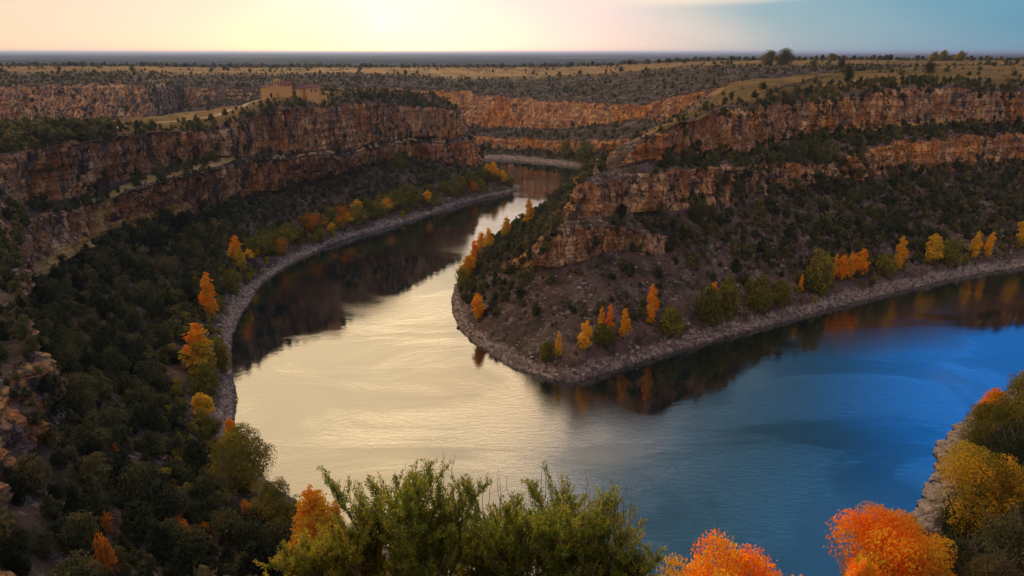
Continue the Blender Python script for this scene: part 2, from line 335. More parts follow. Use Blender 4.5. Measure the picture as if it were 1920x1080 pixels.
ss0 = lambda x, a, b: np.clip((b-x)/(b-a), 0, 1)
SHEETS = {}
def landform(name, rows, seg, sub, cliff_lv, top_lv, seed=0, amp=1.0, warm=0.0, label=None, pale_fn=None, out_sign=None):
    C = np.array(rows, float)
    R, sta = catmull(C, seg)
    for j in range(3, R.shape[1]):
        q = R[:, j]*np.array([1, 1, 0])/np.array([22., 22., 1]) ; iscl = any(a <= j <= b for a, b, _ in cliff_lv)
        R[:, j, 2] += (3.0 if iscl else 1.0)*amp*fbm(q+j*7.7+seed, 3)*(1 if j < R.shape[1]-2 else .3)
    G, lev = across(R, sub)
    L = np.broadcast_to(lev[None, :], G.shape[:2]); S = np.broadcast_to(sta[:, None], G.shape[:2])
    # slope of the plain loft
    n = normals(G); n = n*np.sign(n[..., 2:3]+1e-9)
    nb = box_blur(box_blur(n, 6, 0), 2, 1); nb /= np.linalg.norm(nb, axis=2)[..., None]+1e-9
    steep = np.clip((0.80-nb[..., 2])/.30, 0, 1)
    cl = np.zeros(G.shape[:2])
    for (a, b, wgt) in cliff_lv: cl = np.maximum(cl, (wgt(S) if callable(wgt) else wgt)*np.clip((L-a+.10)/.18, 0, 1)*np.clip((b+.10-L)/.18, 0, 1))
    cl = cl*steep
    cl = box_blur(cl, 2, 1)
    hor = nb.copy(); hor[..., 2] *= .15; hor /= np.linalg.norm(hor, axis=2)[..., None]+1e-9
    shorefade = np.clip((L-.9)/1.2, 0, 1)
    # buttresses, gullies, cracks, beds
    d = 9.0*fbm(G*np.array([1, 1, .35])/34., 3, seed) + 3.8*ridged(G*np.array([1, 1, .22])/13., 3, seed+5) + 1.5*fbm(G*np.array([1, 1, .6])/4.5, 3, seed+9)
    zb = G[..., 2] + 2.5*fbm(G/60., 2, seed+3)
    bw = np.clip(.5+1.5*fbm(G/40., 2, seed+77), 0, 1); beds = np.abs(((zb/5.3) % 1.0)-.5)*2; beds2 = ((zb/1.9) % 1.0)
    d = d + 1.6*bw*(beds-.5) + .6*(1-.5*bw)*(beds2-.5)
    wv_ = np.stack([fbm(G/6., 2, seed+k*3) for k in range(3)], -1)
    d = d + 1.7*cellrand((G+wv_*3.0)/np.array([5.5, 5.5, 13.0]), 1) + 1.0*cellrand((G+wv_*1.5)/np.array([2.8, 2.8, 4.6]), 5) + .7*cellrand((G+wv_)/np.array([1.5, 1.5, 1.3]), 9)
    g = G + hor*(d*cl*amp)[..., None]
    flat = (1-np.clip(cl*1.2, 0, 1))*shorefade
    g[..., 2] += flat*amp*(2.6*fbm(G*np.array([1, 1, 0])/26., 4, seed+21) + 1.1*ridged(G*np.array([1, 1, 0])/8., 3, seed+31)*np.clip(1-L/ top_lv, .15, 1))
    # ragged waterline
    wl = np.clip(1-np.abs(L-1.2)/1.0, 0, 1)
    g[..., 2] += wl*(.9*fbm(G*np.array([1, 1, 0])/7., 4, seed+41) + .35*fbm(G/1.6, 2, seed+43))
    n2 = normals(g); n2 *= np.sign(n2[..., 2:3]+1e-9)
    cliff = np.clip(cl*.75 + np.clip((.66-n2[..., 2])/.35, 0, 1)*.6*np.clip(L-1.6, 0, 1), 0, 1)
    beach = np.clip(1-(L-1.72-.55*fbm(G/16., 4, seed+51))/.25, 0, 1)*(L < 3.2)
    top = np.clip((L-top_lv)/.35, 0, 1)*np.clip((nb[..., 2]-.86)/.08, 0, 1)
    wet = np.clip(1-(g[..., 2]-.15)/.55, 0, 1)*(L < 2)
    pale = pale_fn(g, L, S) if pale_fn else np.zeros(G.shape[:2])
    M_, N_ = g.shape[:2]; idx = np.arange(M_*N_).reshape(M_, N_)
    F = np.stack([idx[:-1, :-1], idx[1:, :-1], idx[1:, 1:], idx[:-1, 1:]], -1).reshape(-1, 4)
    V = g.reshape(-1, 3)
    # consistent upward winding
    e = np.cross(V[F[:, 1]]-V[F[:, 0]], V[F[:, 3]]-V[F[:, 0]])[:, 2]
    if np.mean(e) < 0: F = F[:, ::-1]
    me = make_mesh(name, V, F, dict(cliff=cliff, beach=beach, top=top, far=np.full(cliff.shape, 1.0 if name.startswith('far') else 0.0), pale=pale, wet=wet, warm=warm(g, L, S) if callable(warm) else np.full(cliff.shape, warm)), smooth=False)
    o = link(name, me, MT); tag(o, kind='structure')
    SHEETS[name] = dict(g=g, L=L, S=S, nz=n2[..., 2], cliff=cliff, V=V, F=F, top=top)
    return o

Wd = lambda *a: a
def sh(px, py): return PZ(px, py, 0)
def under(p, q, k=14):   # a bed point out under the water, opposite to q as seen from the shore p
    v = np.array(p[:2], float)-np.array(q[:2], float); v /= np.linalg.norm(v)+1e-6
    return (p[0]+v[0]*k, p[1]+v[1]*k, -5)
def row(S, B, *rest):
    return [under(S, rest[0]), S, B] + list(rest)

# --- sheet A : the left wall with the hermitage spur, and the near bank below the viewpoint
# levels: bed, shore, beach top, foot, ledge outer, ledge inner, rim, top, back edge, back foot
A_rows = [
 row((-150, 690, 0), (-152, 686, 3), (-160, 670, 22), (-162, 664, 45), (-164, 660, 46), (-166, 655, 68), (-168, 645, 76), (-170, 640, 79), (-172, 620, 80)),
 row((-40, 655, 0), (-42, 650, 3), (-56, 640, 22), (-60, 634, 45), (-62, 632, 46), (-66, 628, 68), (-75, 620, 74), (-90, 615, 78), (-100, 610, 78)),
 row(sh(977, 352), PZ(955, 349, 3), PY(905, 313, 575), PY(880, 264, 577), PY(869, 254, 582), PY(862, 208, 584), PY(840, 188, 600), (-75, 608, 75), (-85, 610, 76)),
 row(sh(880, 378), PZ(875, 371, 3), PY(850, 308, 565), PY(835, 268, 567), PY(832, 257, 572), PY(828, 203, 576), PY(815, 180, 592), (-90, 618, 74), (-92, 650, 8)),
 row(sh(775, 412), PZ(785, 397, 3), PY(770, 302, 545), PY(765, 268, 548), PY(762, 259, 553), PY(760, 200, 556), PY(765, 177, 580), (-95, 610, 76), (-100, 650, 8)),
 row(sh(640, 452), PZ(650, 438, 3), PY(650, 325, 505), PY(645, 291, 508), PY(640, 280, 514), PY(640, 192, 518), PY(640, 170, 540), (-150, 580, 79), (-165, 620, 8)),
 row(sh(560, 487), PZ(560, 470, 3), PY(560, 350, 480), PY(550, 297, 484), PY(545, 286, 490), PY(550, 206, 494), PY(550, 181, 512), (-175, 545, 80), (-190, 590, 8)),
 row(sh(497, 528), PZ(487, 512, 3), PY(470, 364, 430), PY(460, 304, 434), PY(458, 294, 440), PY(460, 224, 444), PY(470, 202, 468), (-195, 500, 74), (-225, 560, 8)),
 row(sh(468, 568), PZ(440, 552, 4), PY(410, 390, 390), PY(408, 318, 395), PY(398, 301, 404), PY(405, 242, 408), PY(415, 219, 430), (-215, 470, 72), (-250, 530, 8)),
 row(sh(440, 618), PZ(414, 600, 4), PY(300, 425, 345), PY(290, 347, 350), PY(278, 330, 360), PY(290, 250, 364), PY(285, 236, 382), (-235, 420, 71), (-290, 480, 8)),
 row(sh(435, 680), PZ(410, 668, 4), PY(185, 454, 300), PY(180, 380, 306), PY(172, 370, 313), PY(180, 262, 318), PY(180, 247, 335), (-260, 375, 71), (-330, 430, 8)),
 row(sh(442, 745), PZ(408, 735, 4), PY(60, 545, 235), PY(50, 405, 255), PY(45, 394, 262), PY(50, 278, 270), PY(60, 264, 288), (-290, 330, 74), (-370, 380, 20)),
 row(sh(445, 810), PZ(405, 812, 4), PY(65, 745, 132), PY(50, 640, 138), PY(0, 560, 168), (-190, 205, 72), (-215, 190, 80), (-300, 220, 84), (-420, 250, 84)),
 row(sh(510, 907), PZ(485, 918, 4), (-66, 70, 43), (-74, 66, 55), (-84, 62, 62), (-120, 55, 84), (-160, 40, 92), (-260, 20, 95), (-420, 0, 96)),
 row(sh(690, 1012), (-38, 128, 4), (-28, 60, 34), (-26, 42, 56), (-24, 30, 70), (-17, 12, 95), (-14, 2, 104), (-40, -40, 106), (-200, -100, 106)),
 row((0, 116, 0), (0, 112, 3), (0, 60, 34), (0, 42, 56), (0, 30, 70), (0, 12, 96), (0, 2.5, 107.5), (0, -40, 108), (0, -200, 108)),
 row((62, 112, 0), (58, 107, 3), (32, 60, 33), (24, 42, 56), (19, 30, 70), (10, 12, 95), (5, 1, 107), (20, -40, 108), (60, -200, 108)),
 row(sh(1712, 965), (107, 141, 4), (84, 80, 30), (76, 64, 42), (66, 48, 57), (40, 20, 84), (25, -10, 104), (60, -40, 106), (200, -160, 106)),
 row(sh(1790, 812), PZ(1820, 812, 4), (165, 140, 42), (175, 132, 60), (185, 125, 62), (200, 110, 84), (220, 90, 90), (300, 60, 92), (420, 0, 96)),
 row(sh(1925, 716), (192, 214, 4), (232, 190, 42), (245, 182, 60), (250, 178, 62), (262, 168, 84), (280, 155, 90), (360, 120, 92), (480, 60, 96)),
 row((260, 250, 0), (268, 244, 4), (300, 215, 42), (310, 208, 60), (315, 204, 62), (330, 190, 84), (350, 180, 90), (420, 150, 92), (600, 100, 96)),
]
def pull(rows, ks, j0, ex=(.5,)):
    for i, k in ks.items():
        for j in range(j0, len(rows[i])):
            kk = k**((ex[j-j0] if i < 15 else 0) if j-j0 < len(ex) else 1); x, y, z = rows[i][j]; rows[i][j] = (x*kk, y*kk, CAMZ-(CAMZ-z)*kk)
pull(A_rows, {4: .97, 5: .92, 6: .91, 7: .91, 8: .92, 9: .94, 10: .96}, 3)
def sunlit_paleA(g, L, S):
    # bare ochre ledge on the left wall, its sunlit gold painted into the colour
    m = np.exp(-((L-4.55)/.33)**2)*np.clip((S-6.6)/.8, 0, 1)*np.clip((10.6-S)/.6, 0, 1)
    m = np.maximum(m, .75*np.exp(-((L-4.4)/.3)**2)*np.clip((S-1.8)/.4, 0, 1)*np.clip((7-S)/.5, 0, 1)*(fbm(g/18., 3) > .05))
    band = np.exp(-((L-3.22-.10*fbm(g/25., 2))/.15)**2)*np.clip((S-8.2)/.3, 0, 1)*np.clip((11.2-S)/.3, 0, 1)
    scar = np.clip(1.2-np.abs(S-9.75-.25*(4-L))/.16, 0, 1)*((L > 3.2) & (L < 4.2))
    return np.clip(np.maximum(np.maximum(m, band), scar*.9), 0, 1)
segA = [20, 40, 55, 70, 90, 75, 85, 75, 80, 80, 90, 100, 90, 60, 30, 30, 40, 60, 50, 30]
landform('canyon_slope', A_rows, segA, [6, 10, 70, 44, 10, 62, 16, 12, 8], [(3, 4, 1), (5, 6, 1)], 6.0, seed=11.3, warm=lambda g, L, S: .35+.4*ss0(S, 1, 6), pale_fn=sunlit_paleA)

# --- sheet C : the right-hand promontory
# levels: bed, shore, beach top, M, M2, F1, O1, F2, rim, T, spine
def cr(S, B, M, M2, F1, O1, F2, R, T, X): return row(S, B, M, M2, F1, O1, F2, R, T, X)
C_rows = [
 cr((480, 880, 80), (480, 876, 82), (480, 868, 85), (478, 862, 87), (476, 856, 88), (475, 850, 90), (474, 845, 91), (472, 835, 93), (470, 825, 94), (570, 782, 96.4)),
 cr((300, 690, 40), (300, 686, 42), (298, 680, 50), (297, 676, 56), (296, 670, 62), (295, 664, 70), (294, 660, 72), (292, 650, 88), (292, 640, 92), (405, 672, 95)),
 cr((165, 615, 0), (166, 611, 3), (166, 598, 20), (166, 588, 28), (166, 575, 38), (167, 565, 55), (168, 560, 58), (167, 545, 84), (172, 535, 89), (286, 602, 92.4)),
 cr((105, 625, 0), (106, 620, 3), (110, 592, 20), (112, 575, 26), (116, 550, 38), (119, 530, 54), (121, 515, 58), (128, 482, 79), (136, 474, 82), (217, 523, 87.4)),
 cr(sh(1067, 345), PZ(1072, 341, 3), (76, 560, 14), (78, 540, 20), (84, 500, 36), (90, 470, 51), (96, 458, 56), (106, 444, 72), (122, 438, 77), (164, 466, 82.4)),
 cr(sh(1035, 370), PZ(1041, 365, 3), (50, 495, 14), (56, 478, 20), (60, 442, 36), (65, 427, 50), (78, 417, 56), (87, 410, 69), (108, 412, 76), (140, 430, 80)),
 cr(sh(985, 410), PZ(990, 404, 3), (28, 430, 14), (34, 415, 20), (42, 392, 36), (46, 384, 50), (62, 382, 57), (72, 378, 68), (95, 386, 75), (120, 405, 79)),
 cr(sh(905, 465), PZ(911, 457, 3), (6, 365, 14), (18, 352, 22), (29, 341, 37), (34, 336, 52), (50, 346, 58), (60, 348, 68), (80, 358, 75), (105, 385, 78)),
 cr(sh(861, 520), PZ(869, 512, 3), (-6, 330, 14), (12, 319, 24), (26, 318, 37), (30.5, 316, 52), (46, 331, 58), (57, 339, 68), (76, 351, 75), (102, 380, 78)),
 cr(sh(847, 572), PZ(862, 562, 3), (-2, 305, 14), (16, 303, 30), (26.5, 310, 38), (31, 312, 52.5), (45, 327, 58), (57, 336, 68), (77, 349, 75), (102, 378, 78)),
 cr(sh(866, 622), PZ(885, 605, 4), (12, 287, 19), (19, 295, 35), (28, 305, 38), (32, 309.5, 53), (46, 325, 58), (58, 334, 68), (78, 348, 75), (102, 377, 78)),
 cr(sh(930, 670), PZ(945, 645, 4), (19, 283, 21), (23, 295, 36), (31, 305, 38), (34, 309, 53), (47, 324, 58), (59, 333, 68), (79, 347, 75), (103, 377, 78)),
 cr(sh(1000, 704), PZ(1010, 675, 4), (26, 283, 23), (27, 294.5, 36), (35.5, 306, 38), (37.5, 309, 53), (49, 323, 58), (61, 333, 69), (80, 347, 75), (104, 376, 78)),
 cr(sh(1078, 714), PZ(1078, 684, 4), (34, 285, 24), (33.5, 295, 36), (43, 308, 38), (44, 311, 54), (53, 325, 59), (64, 335, 70), (82, 348, 75.5), (106, 378, 78)),
 cr(sh(1160, 691), PZ(1160, 663, 4), (47, 292, 26), (48, 301, 36), PY(1200, 402, 322), PY(1205, 322, 326), PY(1215, 305, 340), PY(1225, 247, 345), PY(1262, 228, 365), (125, 400, 80)),
 cr(sh(1300, 649), PZ(1290, 624, 4), PZ(1285, 480, 25), PZ(1290, 440, 32), PY(1300, 387, 345), PY(1310, 316, 355), PY(1318, 289, 385), PY(1325, 214, 390), PY(1330, 195, 415), (160, 470, 83)),
 cr(sh(1450, 609), PZ(1440, 586, 4), PZ(1430, 485, 19), PZ(1425, 435, 28), PY(1410, 368, 382), PY(1400, 308, 388), PY(1400, 288, 412), PY(1400, 201, 418), PY(1400, 182, 448), (210, 530, 88)),
 cr(sh(1620, 563), PZ(1605, 543, 4), PZ(1590, 470, 16.4), PZ(1560, 412, 27.7), PY(1540, 342, 400), PY(1522, 300, 404), PY(1510, 254, 445), PY(1510, 192, 450), PY(1500, 167, 480), (280, 610, 93)),
 cr(sh(1800, 521), PZ(1790, 502, 4), PZ(1765, 442, 14.6), PZ(1742, 392, 25), PY(1722, 322, 415), PY(1710, 262, 420), PY(1702, 242, 450), PY(1700, 166, 456), PY(1680, 146, 490), (400, 680, 95.5)),
 cr(sh(1935, 499), PZ(1930, 480, 4), PZ(1922, 425, 15), PZ(1915, 372, 27), PY(1912, 302, 440), PY(1906, 247, 445), PY(1905, 233, 460), PY(1905, 171, 466), PY(1900, 149, 500), (560, 780, 97)),
 cr((430, 400, 0), (434, 408, 4), (438, 430, 24), (440, 450, 34), (440, 475, 44), (440, 480, 62), (440, 495, 64), (440, 502, 87), (445, 540, 92), (700, 820, 97)),
 cr((640, 430, 0), (640, 440, 4), (640, 460, 24), (640, 480, 34), (640, 505, 44), (640, 510, 62), (640, 525, 64), (640, 532, 88), (640, 570, 93), (900, 850, 97)),
]
pull(C_rows, {5: .97, 6: .95, 7: .94, 8: .935, 9: .93, 10: .93, 11: .93, 12: .93, 13: .93, 14: .92, 15: .90, 16: .88, 17: .93, 18: .98}, 3, (.5, 1))
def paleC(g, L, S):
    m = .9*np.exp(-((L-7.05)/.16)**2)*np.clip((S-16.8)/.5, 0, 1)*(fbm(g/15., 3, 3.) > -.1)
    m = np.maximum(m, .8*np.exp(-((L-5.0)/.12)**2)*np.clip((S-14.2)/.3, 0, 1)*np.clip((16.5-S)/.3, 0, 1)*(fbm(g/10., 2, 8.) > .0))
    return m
segC = [15, 25, 30, 40, 50, 55, 50, 55, 40, 35, 35, 40, 40, 45, 80, 90, 95, 100, 80, 40, 20]
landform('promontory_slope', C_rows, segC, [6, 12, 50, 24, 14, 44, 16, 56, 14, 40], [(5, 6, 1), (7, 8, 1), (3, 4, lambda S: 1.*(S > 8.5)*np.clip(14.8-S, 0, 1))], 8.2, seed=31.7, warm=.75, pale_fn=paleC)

# --- sheet B : the far canyon wall and plateau
def bl(px, S, B, F, G, H, R, T, P, Q):
    return row(QY(px, *S), QY(px, *B), *[QY(px, *q) for q in (F, G, H, R, T, P, Q)])
Qd = (2600, 40)
B_rows = [
 bl(-300, (700, 0), (705, 3), (730, 20), (736, 36), (756, 44), (775, 77), (900, 85), (1500, 83), Qd),
 bl(-100, (690, 0), (695, 3), (715, 20), (722, 36), (744, 43), (763, 78), (900, 85), (1500, 82), Qd),
 bl(60, (690, 0), (695, 3), (715, 20), (722, 36), (744, 43), (763, 77), (900, 85), (1500, 82), Qd),
 bl(180, (680, 0), (685, 3), (700, 20), (708, 38), (726, 44), (748, 80), (890, 85.5), (1500, 82), Qd),
 bl(280, (675, 0), (680, 3), (695, 20), (702, 40), (720, 46), (743, 80), (890, 85.5), (1500, 82), Qd),
 bl(335, (700, 0), (705, 3), (760, 22), (780, 38), (840, 46), (868, 72), (960, 82), (1500, 81), Qd),
 bl(400, (720, 0), (725, 3), (770, 20), (778, 40), (828, 50), (850, 73), (1000, 80), (1500, 80), Qd),
 bl(520, (730, 0), (735, 3), (770, 20), (778, 38), (828, 49), (850, 72), (1020, 80), (1500, 80), Qd),
 bl(640, (740, 0), (745, 3), (775, 18), (783, 34), (836, 42), (862, 72), (1030, 80), (1500, 80), Qd),
 bl(760, (745, 0), (750, 3), (780, 16), (786, 28), (834, 36), (862, 71), (1020, 79), (1500, 80), Qd),
 bl(870, (748, 0), (754, 3), (775, 10), (781, 22), (822, 26), (852, 67), (950, 76), (1500, 80), Qd),
 bl(960, (739, 0), (752, 3.5), (765, 8), (772, 20), (806, 26), (834, 62), (955, 76), (1500, 80), Qd),
 bl(1060, (700, 0), (713, 3.5), (728, 10), (735, 22), (776, 29), (800, 59), (945, 79), (1450, 82), Qd),
 bl(1125, (672, 0), (684, 3.5), (705, 12), (712, 25), (756, 34), (777, 59), (930, 83), (1400, 85), Qd),
 bl(1200, (640, 0), (650, 3.5), (680, 14), (688, 28), (736, 41), (750, 58), (900, 87), (1350, 89), Qd),
 bl(1300, (640, 0), (645, 3), (662, 16), (670, 30), (712, 44), (730, 72), (880, 93), (1300, 94), Qd),
 bl(1400, (670, 40), (675, 42), (690, 50), (698, 58), (718, 66), (735, 84), (850, 94), (1250, 96), Qd),
 bl(1550, (700, 85), (705, 86), (720, 87), (730, 88), (745, 89), (770, 91), (850, 94.5), (1200, 97), Qd),
 bl(1800, (700, 85), (705, 86), (720, 87), (730, 88), (745, 89), (770, 91), (850, 94.5), (1200, 97), Qd),
 bl(2200, (700, 85), (705, 86), (720, 87), (730, 88), (745, 89), (770, 91), (850, 94.5), (1200, 97), Qd),
]
segB = [30, 40, 50, 55, 35, 35, 50, 50, 50, 55, 50, 55, 40, 45, 50, 35, 25, 25, 20]
landform('far_canyon_slope', B_rows, segB, [4, 6, 12, 20, 22, 34, 40, 40, 10], [(3, 4, 1), (5, 6, 1)], 6.85, seed=53.1, warm=lambda g, L, S: np.clip((S-7)/2, 0, 1))  # warm paints the orange glow of the far centre cliffs into the rock

# --- the plain to the horizon
xs = np.linspace(-1, 1, 161); xs = np.sign(xs)*np.abs(xs)**1.5*60000
ys = 1500 + (np.linspace(0, 1, 150)**2.6)*58000
X, Y = np.meshgrid(xs, ys, indexing='ij'); PPn = np.stack([X, Y, 0*X], -1)
Zp = 46 + 9*fbm(PPn/1700., 3, 2.2) + 14*fbm(PPn/9000., 2, 6.2)*np.clip((Y-5000)/20000, 0, 1)
gp = np.stack([X, Y, Zp], -1); idx = np.arange(gp.shape[0]*gp.shape[1]).reshape(gp.shape[:2])
Fp = np.stack([idx[:-1, :-1], idx[1:, :-1], idx[1:, 1:], idx[:-1, 1:]], -1).reshape(-1, 4)
def plain_ground():
    m, t, out = newmat('plain_woods_and_fields'); co = t.node('ShaderNodeTexCoord').outputs['Object']
    n = t.noise(t.mapping(co, (.5, 1, 1)), .0009, 6, .62)
    c = t.ramp(n, [(.44, (.018, .026, .018)), (.56, (.035, .042, .024)), (.60, (.16, .13, .07)), (.68, (.24, .19, .11))])
    principled(t, out, c, 1.0, None, 0); return m
o = link('ground', make_mesh('ground', gp.reshape(-1, 3), Fp, smooth=True), plain_ground()); tag(o, kind='structure')

# --- river
wv = np.array([(-900, 60, 0), (900, 60, 0), (900, 900, 0), (-900, 900, 0)], float)
o = link('river_water', make_mesh('river_water', wv, np.array([[0, 1, 2, 3]])), MW); tag(o, kind='structure')

# ------------------------------------------------------------------ haze
def hazebox():
    m = bpy.data.materials.new('haze_air'); m.use_nodes = True; t = NT(m.node_tree); t.n.clear(); out = t.node('ShaderNodeOutputMaterial')
    v = t.node('ShaderNodeVolumePrincipled'); v.inputs['Color'].default_value = (.26, .42, .85, 1); v.inputs['Density'].default_value = 4.6e-5; v.inputs['Anisotropy'].default_value = .45
    t.l.new(v.outputs[0], out.inputs['Volume'])
    V = np.array([(x, y, z) for z in (-7, 135) for x, y in ((-62000, -400), (62000, -400), (62000, 61000), (-62000, 61000))], float)
    F = np.array([[0, 3, 2, 1], [4, 5, 6, 7], [0, 1, 5, 4], [1, 2, 6, 5], [2, 3, 7, 6], [3, 0, 4, 7]])
    tag(link('haze', make_mesh('haze', V, F), m), kind='stuff', label='thin evening haze lying over the plain', cat='haze')
hazebox()
#@@OBJECTS@@
# ------------------------------------------------------------------ ray casting on the finished ground
BV = {}
def all_bvh():
    V = []; F = []; n = 0
    for s in SHEETS.values():
        V.append(s['V']); F.append(s['F']+n); n += len(s['V'])
    V = np.concatenate(V); F = np.concatenate(F)
    return BVHTree.FromPolygons(V.tolist(), F.tolist())
BVH = all_bvh()
CO = Vector((0, 0, CAMZ))
def hit_px(px, py):
    d = Vector(ray(px, py)).normalized(); h = BVH.ray_cast(CO, d)
    return h[0]
def ground(x, y, z0=400):
    h = BVH.ray_cast(Vector((x, y, z0)), Vector((0, 0, -1))); return h[0].z if h[0] else 0.0
def visible(p, eps=1.5):
    v = Vector(p)-CO; L = v.length; h = BVH.ray_cast(CO, v.normalized(), L-eps); return h[0] is None

# ------------------------------------------------------------------ foliage templates
def crown(seed, n, leaf, prof, H, lumps=16, lumpr=.30, up=.3, elong=1.0, tintf=None, core=True, jag=.25):
    """prof(t)->radius at height fraction t.  Returns V,F,tint"""
    r = np.random.RandomState(seed)
    t = (np.arange(lumps)+r.rand(lumps))/lumps; r.shuffle(t)
    a = np.arange(lumps)*2.399+r.rand(lumps)*.8
    R = np.array([prof(x) for x in t])
    rad = R*(.35+.45*r.rand(lumps) if lumps < 80 else np.sqrt(r.rand(lumps))*.9); c = np.stack([np.cos(a)*rad, np.sin(a)*rad, t*H], 1)
    Rm = max(prof(x) for x in np.linspace(0, 1, 20))
    lr = np.clip(R*.62, Rm*lumpr*.6, Rm*(.75 if lumps < 80 else lumpr*1.5))*(.75+.5*r.rand(lumps))
    wgt = lr**2; k = r.choice(lumps, n, p=wgt/wgt.sum())
    d = r.normal(size=(n, 3)); d[:, 2] += up*.8; d /= np.linalg.norm(d, axis=1)[:, None]
    rr = lr[k]*(.72+.33*r.rand(n)+jag*(r.rand(n) > .85)*r.rand(n))
    P = c[k]+d*rr[:, None]*np.array([1, 1, elong]); P[:, 2] = np.clip(P[:, 2], .02*H, None)
    nrm = d+r.normal(size=(n, 3))*.55; nrm[:, 2] += .15; nrm /= np.linalg.norm(nrm, axis=1)[:, None]
    u = np.cross(nrm, r.normal(size=(n, 3))); u[:, 2] = u[:, 2]*(1+up); u /= np.linalg.norm(u, axis=1)[:, None]; v = np.cross(nrm, u)
    s = leaf*(.55+.9*r.rand(n))[:, None]
    V = np.stack([P-u*s*1.1, P+v*s*.6, P+u*s*1.1, P-v*s*.6], 1).reshape(-1, 3)
    F = np.arange(4*n).reshape(n, 4)
    lt = r.rand(lumps); tin = .5+.34*(lt[k]-.5)+.30*(r.rand(n)-.5)
    if tintf is not None: tin = tin*.35 + tintf(P[:, 2]/H, r.rand(n), lt[k]) + .14*(lt[k]-.5) + .16*(r.rand(n)-.5)
    tint = np.repeat(tin, 4)
    faces = [F]
    if core:
        m, q = 10, 8
        th = np.linspace(0, 2*np.pi, m, endpoint=False); ts = np.linspace(.08, .93, q)
        cv = np.array([[prof(x)*.52*math.cos(b)*(.8+.4*r.rand()), prof(x)*.52*math.sin(b)*(.8+.4*r.rand()), x*H] for x in ts for b in th])
        cf = np.array([[i*m+j, i*m+(j+1) % m, (i+1)*m+(j+1) % m, (i+1)*m+j] for i in range(q-1) for j in range(m)])+len(V)
        ct = (.5*np.ones(len(cv)) if tintf is None else .175+tintf(cv[:, 2]/H, .5*np.ones(len(cv)), .5*np.ones(len(cv))))*.85
        V = np.concatenate([V, cv]); faces.append(cf); tint = np.concatenate([tint, ct])
    return V, np.concatenate(faces), tint
def tube(V, F, pts, r0, r1, seg=6):
    pts = [np.array(p, float) for p in pts]; n = len(pts); base = len(V)
    for i, p in enumerate(pts):
        a = pts[min(i+1, n-1)]-pts[max(i-1, 0)]; a /= np.linalg.norm(a)+1e-9
        h = np.array([1, 0, 0]) if abs(a[0]) < .8 else np.array([0, 1, 0]); u = np.cross(a, h); u /= np.linalg.norm(u); v = np.cross(a, u)
        rr = r0+(r1-r0)*i/(n-1)
        for j in range(seg): b = 2*math.pi*j/seg; V.append(p+(u*math.cos(b)+v*math.sin(b))*rr)
    for i in range(n-1):
        for j in range(seg): F.append([base+i*seg+j, base+i*seg+(j+1) % seg, base+(i+1)*seg+(j+1) % seg, base+(i+1)*seg+j])
def trunk(seed, H, r0, limbs=5, spread=.25, split=.25):
    r = random.Random(seed); V = []; F = []
    mid = [(r.uniform(-.03, .03)*H*i/4, r.uniform(-.03, .03)*H*i/4, H*.85*i/4) for i in range(5)]; mid[0] = (0, 0, -.04*H)
    tube(V, F, mid, r0, r0*.25)
    for k in range(limbs):
        t = split+(.75-split)*k/limbs; a = k*2.4+r.random(); z = H*.85*t; L = spread*H*(1.1-t)
        tube(V, F, [(0, 0, z), (math.cos(a)*L*.6, math.sin(a)*L*.6, z+L*.6), (math.cos(a)*L, math.sin(a)*L, z+L*1.3)], r0*.45*(1-t*.6), r0*.12, 5)
    return make_mesh('trunk', np.array(V), np.array(F))
def prof_round(x): return 2.3*math.sqrt(max(0, 1-((x-.45)/.60)**2))+.15
def prof_cone(x): return 2.0*(1-x)**.75*min(1, .35+3*x)+.12
def prof_oval(x): return 1.75*math.sqrt(max(0, 1-((x-.45)/.58)**2))+.12
def prof_poplar(x): return 1.7*min(1, (x+.03)*3.2)**.8*(1-x)**.45+.15
def prof_slim(x): return 1.05*min(1, (x+.05)*4)**.8*(1-x)**.4+.10
def prof_fan(x): return 4.2*min(1, .22+1.5*x)*math.sqrt(max(0, 1-((x-.42)/.62)**2))*(1+.16*math.sin(x*23))+.2
def prof_wide(x): return 3.9*min(1, .45+1.6*x)*math.sqrt(max(0, 1-((x-.35)/.68)**2))+.2
JH = 5.0
TPL = {}
def tpl(key, seed, n, leaf, prof, H, mat, **k):
    TPL[key] = (crown(seed, n, leaf, prof, H, **k), mat, H)
for i, pf in enumerate([prof_round, prof_cone, prof_oval, prof_cone, prof_round, prof_oval]):
    tpl(('jun', i), 100+i, 2600, .17, pf, JH, M_JUN, lumps=20+3*i, up=.6 if pf is prof_cone else .35)
    tpl(('junlow', i), 200+i, 260, .46, pf, JH, M_JUN, lumps=12, up=.4)
CROWN = {}
def crown_mesh(key):
    if key not in CROWN:
        (V, F, t), mat, H = TPL[key]; me = make_mesh('crown', V, F, dict(tint=t)); me.materials.append(mat); CROWN[key] = me
    return CROWN[key]
TRK = {}
def trunk_mesh(key, *a, mat=None, **k):
    if key not in TRK: TRK[key] = trunk(*a, **k); TRK[key].materials.append(mat or M_BARK)
    return TRK[key]
def plant(name, key, tk, loc, s, rz, label, cat, group=None, parts=True, tilt=(0, 0)):
    if not parts:
        o = link(name, crown_mesh(key)); tag(o, label, cat, group); o.location = loc; o.scale = s; o.rotation_euler = (0, 0, rz); return o
    e = bpy.data.objects.new(name, None); sc.collection.objects.link(e); e.empty_display_size = .3
    e.location = loc; e.scale = s; e.rotation_euler = (tilt[0], tilt[1], rz); tag(e, label, cat, group)
    link('crown', crown_mesh(key), parent=e); link('trunk', tk, parent=e)
    return e

